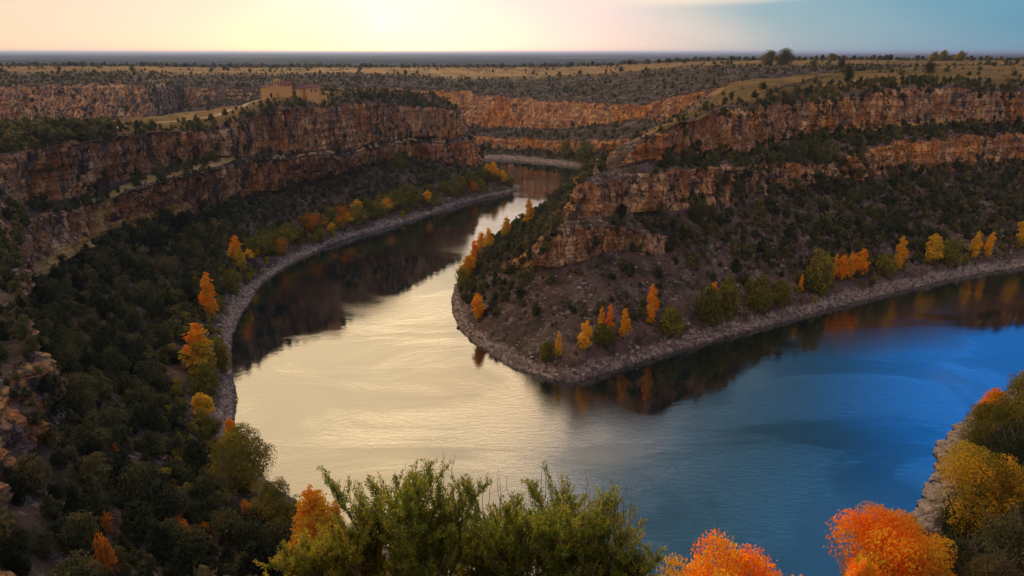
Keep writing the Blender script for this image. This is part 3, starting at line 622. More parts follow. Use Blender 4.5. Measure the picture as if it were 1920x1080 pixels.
# ------------------------------------------------------------------ scatter
rs = np.random.RandomState(4)
def sample(name, fn, per_m2, maxn=60000):
    """random points on a sheet; fn(L,S,nz,cliff,pos)->density 0..1"""
    s = SHEETS[name]; g = s['g']
    a = np.linalg.norm(np.cross(g[1:, :-1]-g[:-1, :-1], g[:-1, 1:]-g[:-1, :-1]), axis=2)
    q = lambda X: X[:-1, :-1]
    dn = fn(q(s['L']), q(s['S']), q(s['nz']), q(s['cliff']), q(g))
    pv = (a*np.clip(dn, 0, 1)).ravel(); n = min(maxn, int(pv.sum()*per_m2)); 
    if n < 1: return np.zeros((0, 3)), np.zeros(0), np.zeros(0)
    k = rs.choice(len(pv), n, p=pv/pv.sum()); i, j = np.unravel_index(k, a.shape); u = rs.rand(n, 1); v = rs.rand(n, 1)
    P = g[i, j]*(1-u)*(1-v)+g[i+1, j]*u*(1-v)+g[i, j+1]*(1-u)*v+g[i+1, j+1]*u*v
    return P, s['L'][i, j], s['S'][i, j]
def thin(P, R, size=None):
    """keep points at least R apart (R array)"""
    keep = []; grid = {}; cs = 6.0
    for n in range(len(P)):
        x, y, z = P[n]; r = R[n]; cx, cy = int(x//cs), int(y//cs); ok = True; m = int(r//cs)+1
        for i in range(cx-m, cx+m+1):
            for j in range(cy-m, cy+m+1):
                for q in grid.get((i, j), ()):
                    if (P[q, 0]-x)**2+(P[q, 1]-y)**2+.35*(P[q, 2]-z)**2 < ((r+R[q])*.5)**2: ok = False; break
                if not ok: break
            if not ok: break
        if ok: keep.append(n); grid.setdefault((cx, cy), []).append(n)
    return np.array(keep, int)
def inframe(P, mx=120, my=90):
    px, py, d = project(P); return (px > -mx) & (px < 1920+mx) & (py > -20) & (py < 1080+my) & (d > 1)
ss = lambda x, a, b: (lambda t: t*t*(3-2*t))(np.clip((x-a)/(b-a), 0, 1))

# trees: the dark evergreen woods
cand = []   # rows: x,y,z,height,zone
def add_zone(name, fn, dens, hfn, zone, spacing=.75):
    P, L, S = sample(name, fn, dens)
    if not len(P): return
    m = inframe(P)&(np.hypot(P[:, 0], P[:, 1]) > 72); P, L, S = P[m], L[m], S[m]
    h = hfn(P, L, S, rs.rand(len(P)))
    k = thin(P, h*spacing); 
    for n in k: cand.append((P[n, 0], P[n, 1], P[n, 2], h[n], zone, L[n], S[n]))
cl = lambda g, sc_, off: ss(fbm(g/sc_, 3, off), -.25, .25)
# left slope: dense near, thinner and lower towards the far spur
add_zone('canyon_slope', lambda L, S, nz, c, g: ss(L, 2.12, 2.3)*(1-ss(L, 2.95, 3.15))*(nz > .35)*(S > 7.3)*(S < 19)*(.65+.35*cl(g, 22, 1)), .15, lambda P, L, S, r: 2.6+6.0*r**1.7, 'leftslope', .58)
add_zone('canyon_slope', lambda L, S, nz, c, g: ss(L, 2.2, 2.4)*(1-ss(L, 3.1, 3.3))*(nz > .4)*(S > 1.2)*(S <= 7.3)*(.35+.65*cl(g, 18, 4)), .10, lambda P, L, S, r: 2.4+3.4*r**1.5, 'spurslope', .62)
add_zone('canyon_slope', lambda L, S, nz, c, g: (L > 3.9)*(L < 5.3)*(nz > .45)*(S > 1.2)*(.12+.88*cl(g, 14, 7)*(S > 10.6)+.2*cl(g, 14, 7)), .09, lambda P, L, S, r: 2+3.2*r**1.5, 'ledge', .7)
add_zone('canyon_slope', lambda L, S, nz, c, g: (L > 3.1)*(L < 6)*(nz > .30)*(S > 1.2)*ss(fbm(g/np.array([20, 20, 40]), 2, 3), .18, .3), .07, lambda P, L, S, r: 1.4+2.6*r**2, 'ledge', .8)
add_zone('canyon_slope', lambda L, S, nz, c, g: ss(L, 5.85, 6.0)*(1-ss(L, 6.7, 7.2))*(nz > .45)*(S > 2)*(S < 11)*(.55+.45*cl(g, 22, 9)), .13, lambda P, L, S, r: 1.6+2.8*r**2, 'spurtop', .7)
add_zone('canyon_slope', lambda L, S, nz, c, g: (L > 6.0)*(L < 7.8)*(nz > .4)*(S >= 9.6)*(S < 12)*(.6+.4*cl(g, 16, 9)), .10, lambda P, L, S, r: 3+3.0*r, 'spurtop', .6)
add_zone('canyon_slope', lambda L, S, nz, c, g: (L > 6.0)*(L < 7.9)*(nz > .4)*(S > 2)*(S < 6.2)*(.7*cl(g, 16, 9)), .07, lambda P, L, S, r: 1.6+2.6*r*r, 'spurtop', .75)
# right promontory
add_zone('promontory_slope', lambda L, S, nz, c, g: ss(L, 2.1, 2.35)*(1-ss(L, 5.0, 5.3))*(nz > .40)*(S > 13.5)*(.10+.90*ss(S+1.3*(L-2.6)+1.6*fbm(g/25, 3, 3), 15.0, 17.8))*(.25+.75*np.maximum(ss(fbm(g/15, 3, 8), -.22, .12), .95*ss(S, 16, 17)*ss(L, 2.9, 3.4))), .12, lambda P, L, S, r: 1.8+5.4*r**1.8, 'rightslope', .60)
add_zone('promontory_slope', lambda L, S, nz, c, g: (L > 4.9)*(L < 6.1)*(nz > .15)*(S > 15.4)*(S < 17.5)*cl(g, 14, 2), .10, lambda P, L, S, r: 1.8+3.6*r**1.5, 'rightslope', .62)
add_zone('promontory_slope', lambda L, S, nz, c, g: ss(L, 2.15, 2.5)*(1-ss(L, 5.0, 5.2))*(nz > .45)*(S > 9.6)*(S < 15.5)*(.35+.65*cl(g, 16, 13)), .028, lambda P, L, S, r: 1.2+4.2*r**1.9, 'tipslope', .85)
add_zone('promontory_slope', lambda L, S, nz, c, g: ss(L, 2.0, 2.2)*(1-ss(L, 5.0, 5.2))*(nz > .4)*(S > 3)*(S < 10.2), .075, lambda P, L, S, r: 2.2+3.6*r**1.3, 'backslope', .62)
add_zone('promontory_slope', lambda L, S, nz, c, g: (L > 5.9)*(L < 7.15)*(nz > .45)*(S > 3)*(.25+.75*ss(S, 14.3, 15.3))*(.4+.6*cl(g, 14, 2)), .11, lambda P, L, S, r: 2.2+3.4*r**1.5, 'ledge', .6)
add_zone('promontory_slope', lambda L, S, nz, c, g: (L > 7.75)*(L < 8.9)*(nz > .45)*(S > 14)*(.25+.75*ss(S, 15.8, 16.6))*(.35+.65*cl(g, 14, 5)), .10, lambda P, L, S, r: 1.8+3*r**1.5, 'righttop', .65)
add_zone('promontory_slope', lambda L, S, nz, c, g: (L > 5)*(L < 8)*(nz > .28)*(S > 3)*ss(fbm(g/np.array([18, 18, 40]), 2, 5), .15, .3), .07, lambda P, L, S, r: 1.3+2.6*r**2, 'ledge', .8)
add_zone('promontory_slope', lambda L, S, nz, c, g: (L > 7.9)*(L < 9.2)*(nz > .5)*(S > 2.5)*(S <= 14.5)*(.1+.8*cl(g, 20, 5)), .018, lambda P, L, S, r: 1.2+2.2*r**2, 'righttop', .8)
# far wall
add_zone('far_canyon_slope', lambda L, S, nz, c, g: (L > 5.95)*(L < 7.02)*(nz > .45)*(.45+.55*cl(g, 30, 5)), .020, lambda P, L, S, r: 1.5+2.6*r**2, 'far', .8)
add_zone('far_canyon_slope', lambda L, S, nz, c, g: (L > 3.9)*(L < 5.1)*(nz > .4)*(.3+.7*cl(g, 30, 8)), .030, lambda P, L, S, r: 1.8+3.2*r**2, 'far', .75)
add_zone('far_canyon_slope', lambda L, S, nz, c, g: (L > 2.15)*(L < 3.2)*(nz > .35), .05, lambda P, L, S, r: 2.5+4.0*r**1.5, 'far', .6)
cand_arr = np.array([c[:4] for c in cand]); zones = [c[4] for c in cand]
add_zone('far_canyon_slope', lambda L, S, nz, c, g: (L > 5.0)*(L < 6.0)*(nz > .12)*(S < 8.5)*ss(fbm(g/22, 3, 4), -.1, .2), .05, lambda P, L, S, r: 1.6+3*r**2, 'far', .8)
cand_arr = np.array([c[:4] for c in cand]); zones = [c[4] for c in cand]
# plateau bushes
pl = []
def add_pl(name, fn, dens, hfn, sp, zone):
    P, L, S = sample(name, fn, dens, 4000); m = inframe(P, 20, 0); P, L, S = P[m], L[m], S[m]; h = hfn(P, L, S, rs.rand(len(P)))
    for n in thin(P, h*sp): pl.append((P[n, 0], P[n, 1], P[n, 2], h[n], zone))
add_pl('far_canyon_slope', lambda L, S, nz, c, g: (L > 7.0)*(L < 7.9)*(.06+.94*ss(fbm(g/70, 3, 2), .0, .3)), .0016, lambda P, L, S, r: 2.0+4.6*r**2.5, 1.3, 'far plateau')
add_pl('far_canyon_slope', lambda L, S, nz, c, g: (L > 7.86)*(L < 8.03)*1., .0040, lambda P, L, S, r: 4.5+5*r**2, 1.2, 'skyline')
add_pl('promontory_slope', lambda L, S, nz, c, g: (L > 8.2)*(S > 13)*(.1+.9*ss(fbm(g/34, 3, 2), .0, .25)), .0045, lambda P, L, S, r: 1.4+3.2*r**2.5, 1.3, 'near plateau')

# the cards: individuals first (largest in view), the rest merged
px, py, dep = project(cand_arr+np.array([0, 0, 1])*cand_arr[:, 3:4][:, [0]]*.7 if False else cand_arr[:, :3]+np.stack([0*cand_arr[:, 3], 0*cand_arr[:, 3], cand_arr[:, 3]*.7], 1))
score = cand_arr[:, 3]/dep
score[(px < 0) | (px > 1920) | (py < 0) | (py > 1085)] *= .001
order = np.argsort(-score); chosen = []
for i in order:
    if len(chosen) >= 290: break
    p = cand_arr[i, :3]+np.array([0, 0, cand_arr[i, 3]*.85])
    if visible(p): chosen.append(int(i))
ZLAB = {
 'leftslope': ('evergreen juniper in the dense dark wood on the left slope', 'junipers of the dense wood on the left slope'),
 'rightslope': ('evergreen juniper in the dark wood under the right-hand cliffs', 'junipers of the wood under the right-hand cliffs'),
 'tipslope': ('dark rounded juniper standing apart on the stony slope of the promontory', 'junipers scattered on the stony promontory slope'),
 'backslope': ('dark juniper on the left flank of the promontory above the river', 'junipers on the left flank of the promontory'),
 'spurslope': ('dark juniper on the wooded slope below the far left cliffs', 'junipers below the far left cliffs'),
 'ledge': ('small dark juniper growing on a cliff ledge', 'junipers growing on the cliff ledges'),
 'spurtop': ('dark juniper on top of the left cliff near its rim', 'junipers on top of the left cliff'),
 'righttop': ('dark juniper along the rim of the right-hand cliffs', 'junipers along the right-hand rim'),
 'far': ('dark juniper on the far canyon wall', 'junipers on the far canyon wall')}
juns = [trunk_mesh(('j', i), 40+i, JH, .16, limbs=4) for i in range(3)]
R_ = random.Random(5)
for i in chosen:
    x, y, z, h = cand_arr[i]; v = R_.randrange(6); s = h/JH
    lab, grp = ZLAB[zones[i]]
    lab = ('conical ' if v in (1, 3) else 'rounded ')+lab.replace('dark rounded', 'dark').replace('evergreen ', '')
    plant('juniper_tree', ('jun', v), juns[v % 3], (x, y, z-.12*h*.5), (s*R_.uniform(.85, 1.15), s*R_.uniform(.85, 1.15), s), R_.uniform(0, 6.28), lab, 'tree', grp)
cs_ = set(chosen)
def merged(name, pts, key, mat, label, cat, jit=.25):
    """pts: list of (x,y,z,h); one stuff object"""
    Vs = []; Fs = []; Ts = []; n = 0; r = np.random.RandomState(9)
    T = [TPL[(key, i)][0] for i in range(6)]
    for (x, y, z, h) in pts:
        V, F, t = T[r.randint(6)]; a = r.rand()*6.28; s = h/JH; c, sn = math.cos(a)*s, math.sin(a)*s; k = r.uniform(.85, 1.25)
        Vs.append(np.stack([(V[:, 0]*c-V[:, 1]*sn)*k+x, (V[:, 0]*sn+V[:, 1]*c)*k+y, V[:, 2]*s+z-.08*h], 1)); Fs.append(F+n); n += len(V)
        Ts.append(t+jit*(r.rand()-.5)*2)
    o = link(name, make_mesh(name, np.concatenate(Vs), np.concatenate(Fs), dict(tint=np.concatenate(Ts))), mat)
    tag(o, label, cat, kind='stuff'); return o
rest = [i for i in range(len(cand)) if i not in cs_]
print('juniper candidates', len(cand), 'plateau', len(pl))
merged('juniper_wood', [tuple(cand_arr[i]) for i in rest], 'junlow', M_JUN, 'dark evergreen woods and bushes covering slopes and ledges', 'woodland')
# plateau oaks: individuals without parts (a few pixels each)
for i in range(6): tpl(('oak', i), 300+i, 260, .42, [prof_round, prof_oval, prof_wide][i % 3] if i % 3 < 2 else (lambda x: prof_wide(x)*.75), JH, M_JUN, lumps=12)
plx = np.array([p[:4] for p in pl]); ppx, ppy, pdep = project(plx[:, :3]); o_ = np.argsort(-(plx[:, 3]/pdep)); nind = 0; restp = []
PLAB = {'far plateau': ('small dark bush on the golden grass of the far plateau', 'bushes on the far plateau'),
        'skyline': ('dark tree in the line along the far edge of the plateau', 'trees along the far edge of the plateau'),
        'near plateau': ('dark bush on the golden grass above the right-hand cliffs', 'bushes on the right-hand plateau')}
for i in o_:
    x, y, z, h = plx[i]
    if nind < 290 and 0 < ppx[i] < 1920 and visible((x, y, z+h*.9)):
        lab, grp = PLAB[pl[i][4]]; s = h/JH; nind += 1
        plant('plateau_bush', ('oak', R_.randrange(6)), None, (x, y, z-.05*h), (s*R_.uniform(.9, 1.3), s*R_.uniform(.9, 1.3), s), R_.uniform(0, 6.28), lab, 'bush', grp, parts=False)
    else: restp.append((x, y, z, h))
if restp: merged('plateau_scrub', restp, 'junlow', M_JUN, 'dark scrub dotted over the plateau and its far edge', 'scrub')
# olive undergrowth at the edge of the dry shore
for i in range(6): tpl(('olvlow', i), 440+i, 240, .42, [prof_round, prof_oval][i % 2], JH, M_OLV, lumps=12, up=.5)
ug = []
for nm, fn in (('canyon_slope', lambda L, S, nz, c, g: (L > 1.85)*(L < 2.45)*(S > 1.5)*(S < 13)*ss(fbm(g/14, 3, 6), -.15, .1)),
               ('promontory_slope', lambda L, S, nz, c, g: (L > 1.8)*(L < 2.3)*(S > 14.6)*ss(fbm(g/16, 3, 6), -.1, .15))):
    P, L, S = sample(nm, fn, .10, 1500); P = P[inframe(P, 20, 20)]; h = 1.2+3.0*rs.rand(len(P))**1.6
    for n in thin(P, h*.6): ug.append((P[n, 0], P[n, 1], P[n, 2], h[n]))
merged('riverside_scrub', ug, 'olvlow', M_OLV, 'olive green undergrowth along the edge of the dry shore', 'scrub', .35)
# low dry scrub between the trees
def low(name, fn, dens, maxn): P, L, S = sample(name, fn, dens, maxn); P = P[inframe(P, 30, 30)]; return P
P = np.concatenate([low('canyon_slope', lambda L, S, nz, c, g: (L > 2.0)*(L < 6.6)*(nz > .4)*(S > 1)*(S < 19)*cl(g, 9, 3), .05, 3500),
    low('promontory_slope', lambda L, S, nz, c, g: (L > 1.95)*(L < 8.6)*(nz > .4)*(S > 3)*(.3+.7*cl(g, 9, 3)), .06, 5000),
    low('far_canyon_slope', lambda L, S, nz, c, g: (L > 2.1)*(L < 7.1)*(nz > .4)*cl(g, 20, 6), .03, 3500)])
hh = .5+1.1*rs.rand(len(P))**2
for i in range(6): tpl(('tuft', i), 400+i, 60, .75, prof_round, JH, M_DRY, lumps=7, core=False)
merged('dry_scrub', [(p[0], p[1], p[2], h) for p, h in zip(P, hh)], 'tuft', M_DRY, 'low brown scrub between the rocks and trees', 'scrub', .4)

# ------------------------------------------------------------------ loose stones on the dry shore and scree
def rock_tpl(seed):
    r = np.random.RandomState(seed); V = np.array([[x, y, z] for x in (-1, 1) for y in (-1, 1) for z in (-1, 1)], float)
    V = np.concatenate([V*.62, np.array([[1, 0, 0], [-1, 0, 0], [0, 1, 0], [0, -1, 0], [0, 0, 1], [0, 0, -1]])*.95]); V += r.normal(size=V.shape)*.14; V[:, 2] *= .62
    F = []
    for ax, sg, ci in ((0, 1, 8), (0, -1, 9), (1, 1, 10), (1, -1, 11), (2, 1, 12), (2, -1, 13)):
        q = [i for i in range(8) if [(i >> 2) & 1, (i >> 1) & 1, i & 1][ax] == (sg > 0)]; q = [q[0], q[1], q[3], q[2]]
        for k in range(4): F.append([q[k], q[(k+1) % 4], ci])
    return V, np.array(F)
def rocks(name, P, size, label):
    T = [rock_tpl(i) for i in range(8)]; Vs = []; Fs = []; n = 0; r = np.random.RandomState(3)
    for p, s in zip(P, size):
        V, F = T[r.randint(8)]; a = r.rand()*6.28; c, sn = math.cos(a), math.sin(a); k = r.uniform(.7, 1.5)
        Vs.append(np.stack([(V[:, 0]*c*k-V[:, 1]*sn)*s+p[0], (V[:, 0]*sn*k+V[:, 1]*c)*s+p[1], V[:, 2]*s+p[2]+.1*s], 1)); Fs.append(F+n); n += len(V)
    V = np.concatenate(Vs); o = link(name, make_mesh(name, V, np.concatenate(Fs)), M_ROCK); tag(o, label, 'stones', kind='stuff')
M_ROCK = plain_mat('shore_stone', [(.3, (.18, .14, .12)), (.5, (.34, .27, .23)), (.7, (.56, .46, .40))], 1.1, bd=.15)
P = np.concatenate([low('canyon_slope', lambda L, S, nz, c, g: (L > 1.0)*(L < 2.0)*(S > 1)*(S < 20), .20, 3200),
                    low('promontory_slope', lambda L, S, nz, c, g: (L > 1.0)*(L < 2.0)*(S > 3.5), .20, 3600),
                    low('far_canyon_slope', lambda L, S, nz, c, g: (L > 1.0)*(L < 2.0), .08, 500)])
rocks('shore_stones', P, .18+.75*rs.rand(len(P))**5+.12, 'pale broken stones strewn along the dry shore')
P = low('canyon_slope', lambda L, S, nz, c, g: (L > .95)*(L < 2.0)*(S > 16.4)*(S < 19), .3, 260)
rocks('shore_boulders', P, .5+1.9*rs.rand(len(P))**2, 'large pale boulders and slabs at the water on the right bank')
P = np.concatenate([low('promontory_slope', lambda L, S, nz, c, g: (L > 2.0)*(L < 5)*(S > 8)*(S < 17)*ss(fbm(g/14, 3, 2), -.05, .2), .10, 2600),
                    low('canyon_slope', lambda L, S, nz, c, g: (L > 3)*(L < 5.2)*(S > 1)*(S < 12), .03, 900)])
rocks('scree_stones', P, .2+.8*rs.rand(len(P))**4, 'reddish stones scattered over the open slopes')

# ------------------------------------------------------------------ autumn trees placed one by one
top_orange = lambda lo, hi: (lambda t, r, l: .01+(.16+.40*ss(t+.25*(r-.5)+.2*(l-.5), lo, hi)))
for i in range(4):
    tpl(('pop', i), 500+i, 1300, .26, prof_poplar, 12., M_ORG, lumps=34, up=1.2, elong=1.5, tintf=top_orange(-.3, .25))
    tpl(('slim', i), 510+i, 1000, .24, prof_slim, 12., M_ORG, lumps=30, up=1.4, elong=1.8, tintf=top_orange(-.3, .3))
    tpl(('popg', i), 520+i, 1500, .26, prof_poplar, 12., M_ORG, lumps=34, up=1.2, elong=1.5, tintf=top_orange(.35, .85))
    tpl(('yel', i), 530+i, 1300, .26, prof_poplar, 12., M_YEL, lumps=30, up=1.0, elong=1.4, tintf=lambda t, r, l: .35+.3*ss(t, 0, .5)+.2*(l-.5))
    tpl(('olv', i), 540+i, 1600, .24, prof_round, 5., M_OLV, lumps=26, up=.5)
tpl(('red', 0), 550, 500, .24, prof_round, 5., M_RED, lumps=12)
for i in range(2):
    tpl(('bigorg', i), 560+i, 34000, .10, prof_fan, 8., M_ORG, lumps=90, lumpr=.20, up=1.2, elong=1.35, core=False, jag=.12, tintf=lambda t, r, l: .28+.32*ss(t+.3*(l-.5), .1, .7)+.42*(l-.5)+.24*(r-.5))
    tpl(('bigolv', i), 570+i, 22000, .10, prof_fan, 8., M_OLV, lumps=85, lumpr=.19, up=1.0, elong=1.3, jag=.15, core=False, tintf=lambda t, r, l: .28+.60*(l-.5)+.3*(r-.5)+.15*t)
    tpl(('biggold', i), 594+i, 20000, .10, prof_fan, 8., M_YEL, lumps=85, lumpr=.19, up=1.0, elong=1.3, jag=.15, core=False, tintf=lambda t, r, l: .20+.70*(l-.5)+.3*(r-.5)+.25*t)
    tpl(('bigjun', i), 590+i, 16000, .085, prof_round, 5., M_JUN, lumps=70, lumpr=.22, up=.7, jag=.2)
    tpl(('midorg', i), 580+i, 14000, .12, prof_poplar, 12., M_ORG, lumps=79, lumpr=.2, jag=.5, up=1.2, elong=1.4, tintf=top_orange(.0, .5))
tk_p = trunk_mesh('pop', 60, 12., .20, limbs=7, spread=.16, split=.12, mat=M_BARK)
tk_o = trunk_mesh('olv', 61, 5., .14, limbs=6, spread=.30, split=.05, mat=M_BARK)
tk_b = trunk_mesh('big', 62, 8., .30, limbs=14, spread=.42, split=.04, mat=M_BARK)
HK = {'pop': 12., 'slim': 12., 'popg': 12., 'yel': 12., 'olv': 5., 'red': 5., 'bigorg': 8., 'bigolv': 8., 'biggold': 8., 'bigjun': 5., 'midorg': 12.}
WK = {'pop': 3.7, 'slim': 2.5, 'popg': 3.7, 'yel': 3.7, 'olv': 5.0, 'red': 5.0, 'bigorg': 8.2, 'bigolv': 8.2, 'biggold': 8.2, 'bigjun': 5.0, 'midorg': 3.7}
cnt = {}
def px_tree(px, by, ty, wpx, kind, label, group=None, name=None, cat='tree', Y=None, dz=0):
    """tree whose foot stands on the ground seen at (px,by), as tall and wide as it measures there"""
    if Y is None:
        p = hit_px(px, by)
        if p is None: print('no ground', px, by); return
        if p.z < -.2: print('foot under water', px, by, p)
    else:
        d = ray(px, by); p = PY(px, by, Y); p = Vector((p[0], Y, ground(p[0], Y)))
    dep = p.y*cP-(p.z-CAMZ)*sP
    # top: point above the foot seen on row ty
    d = ray(px, ty); zt = CAMZ+d[2]*(p.y/d[1]); h = max(1.5, zt-p.z+dz)*{'bigorg': .785, 'bigolv': .90, 'midorg': .93}.get(kind, 1); wm = wpx/FPX*dep
    i = cnt.get(kind, 0); cnt[kind] = i+1; nv = len([k for k in TPL if k[0] == kind]); key = (kind, i % nv)
    tk = tk_p if kind in ('pop', 'slim', 'popg', 'yel', 'midorg') else (tk_b if kind.startswith('big') else tk_o)
    nm = name or {'pop': 'poplar_tree', 'slim': 'poplar_tree', 'popg': 'poplar_tree', 'midorg': 'poplar_tree', 'yel': 'poplar_tree', 'olv': 'willow_tree', 'red': 'maple_bush', 'bigorg': 'maple_tree', 'bigolv': 'willow_tree', 'biggold': 'willow_tree', 'bigjun': 'holm_oak'}[kind]
    s = wm/WK[kind]
    return plant(nm, key, tk, (p.x, p.y, p.z-.02*h), (s, s, h/HK[kind]*.98), R_.uniform(0, 6.28), label, cat, group)
T_ = px_tree
# left flank of the promontory, against the water
T_(992, 424, 371, 24, 'slim', 'tall orange poplar standing alone against the river on the ridge of the promontory')
T_(950, 447, 404, 22, 'yel', 'yellow poplar on the promontory ridge between the tall orange one and the orange clump')
T_(917, 474, 426, 22, 'yel', 'slim yellow-orange poplar rising above the clump on the left flank')
T_(903, 476, 434, 24, 'pop', 'yellow-orange poplar in the upper part of the clump on the left flank')
T_(889, 502, 448, 22, 'slim', 'bright orange poplar in the middle of the clump on the left flank')
T_(878, 520, 476, 38, 'pop', 'broad orange tree at the water end of the clump on the left flank')
T_(868, 540, 502, 26, 'olv', 'small olive bush under the orange clump at the water edge')
T_(897, 597, 549, 32, 'pop', 'orange and yellow poplar alone above the pebble shore at the left of the promontory')
T_(1047, 670, 620, 17, 'yel', 'narrow yellow poplar nearest the tip of the promontory')
T_(1026, 672, 643, 26, 'olv', 'thin olive bush left of the narrow yellow poplar')
T_(1097, 656, 600, 33, 'yel', 'round yellow-orange tree right of the narrow yellow poplar')
T_(1127, 622, 573, 15, 'slim', 'slim orange poplar, the shorter one of a close pair')
T_(1143, 622, 568, 19, 'slim', 'slim orange poplar, the taller one of a close pair')
T_(1131, 645, 612, 40, 'olv', 'low olive bush in front of the pair of slim orange poplars')
T_(1170, 632, 577, 24, 'pop', 'orange poplar right of the slim pair, behind a dark bush')
T_(1220, 606, 531, 27, 'pop', 'tall cone-shaped orange poplar on the promontory slope with a bare foot')
T_(1257, 622, 581, 44, 'olv', 'rounded olive bush right of the tall cone-shaped orange poplar')
T_(1328, 602, 540, 46, 'olv', 'wide olive tree in front of an orange-tipped poplar')
T_(1333, 596, 526, 26, 'popg', 'poplar with an orange tip over green, half hidden by an olive tree')
T_(1364, 582, 522, 32, 'olv', 'tall olive tree right of the orange-tipped poplar')
T_(1418, 576, 520, 47, 'olv', 'broad pale green tree alone above the right shore')
T_(1464, 570, 528, 40, 'olv', 'dull green bush between the broad pale tree and the tiny orange poplar')
T_(1500, 549, 513, 10, 'slim', 'tiny orange poplar at the edge of the right shore')
T_(1530, 540, 473, 50, 'olv', 'large olive tree left of the row of orange poplars')
T_(1562, 524, 473, 14, 'slim', 'thinnest orange poplar, first in the row beside the large olive tree')
T_(1577, 526, 475, 22, 'pop', 'second orange poplar in the row on the right shore')
T_(1592, 522, 472, 20, 'pop', 'orange poplar in the middle of the row on the right shore')
T_(1612, 516, 465, 30, 'pop', 'broad orange poplar ending the row on the right shore')
T_(1658, 516, 478, 36, 'olv', 'green bush at the foot of the lone bright orange poplar')
T_(1683, 506, 441, 25, 'pop', 'lone bright orange poplar right of the row on the right shore')
T_(1745, 493, 435, 36, 'yel', 'broad yellow tree on the far right shore')
T_(1778, 492, 452, 38, 'olv', 'dark green bush touching the broad yellow tree')
T_(1826, 484, 432, 22, 'yel', 'yellow poplar, left of two side by side on the far right shore')
T_(1851, 482, 434, 20, 'yel', 'dull orange poplar, right of two side by side on the far right shore')
T_(1914, 462, 405, 28, 'yel', 'yellow-orange tree cut by the right edge of the picture')
# left shore
T_(448, 514, 440, 36, 'popg', 'poplar with an orange top over green beside the left shore bend')
T_(396, 594, 508, 36, 'pop', 'tall loose orange poplar in the dark wood above the left shore')
T_(436, 548, 508, 34, 'olv', 'dull orange bush at the shore below the orange-topped poplar', name='autumn_bush', cat='bush')
T_(376, 700, 605, 66, 'popg', 'large poplar with a fiery orange top over green in the left wood')
T_(417, 695, 637, 32, 'olv', 'yellow-green bush right of the large orange-topped poplar')
T_(389, 742, 684, 46, 'olv', 'olive bush below the large orange-topped poplar')
T_(382, 782, 735, 46, 'yel', 'low golden bush by the left shore stones', name='autumn_bush', cat='bush')
T_(396, 815, 787, 36, 'olv', 'small olive bush under the golden bush by the left shore')
T_(437, 846, 782, 34, 'pop', 'bright orange poplar behind the large green willow')
T_(464, 918, 806, 108, 'bigolv', 'large green willow at the water edge on the left')
T_(522, 1012, 912, 92, 'bigolv', 'olive willow between the large green willow and the big orange poplar')
T_(600, 1080, 897, 92, 'midorg', 'big orange poplar behind the foreground shrubs at the left')
T_(640, 1080, 925, 40, 'midorg', 'narrower orange poplar pressed against the right side of the big one')
for q in [(467, 972, 940, 30, 'small red-orange bush in the wood beside the olive willow'), (205, 1065, 1003, 34, 'orange bush low in the left wood'),
          (200, 990, 964, 30, 'orange-topped bush above the orange bush in the left wood'), (176, 1068, 1050, 34, 'flat orange bush at the bottom of the left wood'),
          (350, 1004, 978, 32, 'yellow and orange bush in the middle of the left wood'), (386, 1000, 982, 18, 'tiny orange bush right of the yellow and orange one'),
          (217, 842, 832, 12, 'tiny orange bush high in the left wood'), (335, 980, 964, 16, 'tiny orange bush low in the middle of the left wood')]:
    T_(q[0], q[1]+6, q[2], q[3], 'red', q[4], name='autumn_bush', cat='bush')
# far bank
T_(925, 336, 303, 26, 'pop', 'orange poplar on the point under the hermitage cliffs')
T_(914, 330, 306, 18, 'yel', 'yellow poplar beside the orange one on the far point')
T_(943, 343, 318, 22, 'yel', 'yellow bush on the far point nearest the water', name='autumn_bush', cat='bush')
T_(957, 350, 332, 20, 'olv', 'green bush at the very end of the far point')
T_(1096, 302, 267, 38, 'olv', 'yellow-green tree above the far pebble beach')
T_(1061, 293, 268, 20, 'olv', 'small green tree left of the yellow-green one above the far beach')
T_(745, 268+42, 290, 30, 'olv', 'green bush on the slope under the far left cliffs')
# bottom right bank
T_(1852, 806, 720, 58, 'midorg', 'pale orange poplar at the top of the right bank trees')
T_(1912, 805, 700, 90, 'bigolv', 'dull olive tree at the right edge beside the pale orange poplar')
T_(1838, 862, 765, 84, 'bigolv', 'olive willow above the rocky point on the right bank')
T_(1815, 1000, 862, 150, 'biggold', 'wide olive and gold willow below the rocky point on the right bank')
T_(1885, 985, 890, 84, 'biggold', 'golden green tree behind the wide willow at the right edge')
T_(1638, 1250, 957, 215, 'bigorg', 'large fiery orange tree at the bottom right', Y=92)
T_(1333, 1250, 1010, 205, 'bigorg', 'bright orange tree cut by the bottom edge in front of the dark blue water', Y=72)
T_(1470, 1250, 1063, 44, 'bigorg', 'tip of a small orange tree between the two large orange ones', Y=72)
T_(1585, 1250, 1030, 60, 'bigorg', 'small orange tree pressed against the left of the large fiery one', Y=80)
T_(1790, 1150, 1030, 90, 'bigjun', 'dark round oak at the bottom edge right of the large fiery orange tree', Y=98)
T_(1868, 1150, 985, 110, 'bigjun', 'dark oak in the bottom right corner under the golden green tree', Y=104)
T_(1925, 1150, 960, 100, 'bigjun', 'dark oak cut by the right edge near the bottom right corner', Y=108)
T_(1830, 1190, 1055, 90, 'bigjun', 'low dark oak lowest in the bottom right corner', Y=88)
T_(1905, 900, 830, 80, 'bigjun', 'dark oak above the golden green tree at the right edge')
T_(1870, 880, 815, 60, 'bigjun', 'dark oak between the olive willow and the golden green tree')
T_(1752, 112, 98, 15, 'olv', 'pale bare tree, left one of three on the right skyline', Y=1120)
T_(1768, 112, 95, 15, 'olv', 'tall pale bare tree, middle one of three on the right skyline', Y=1120)
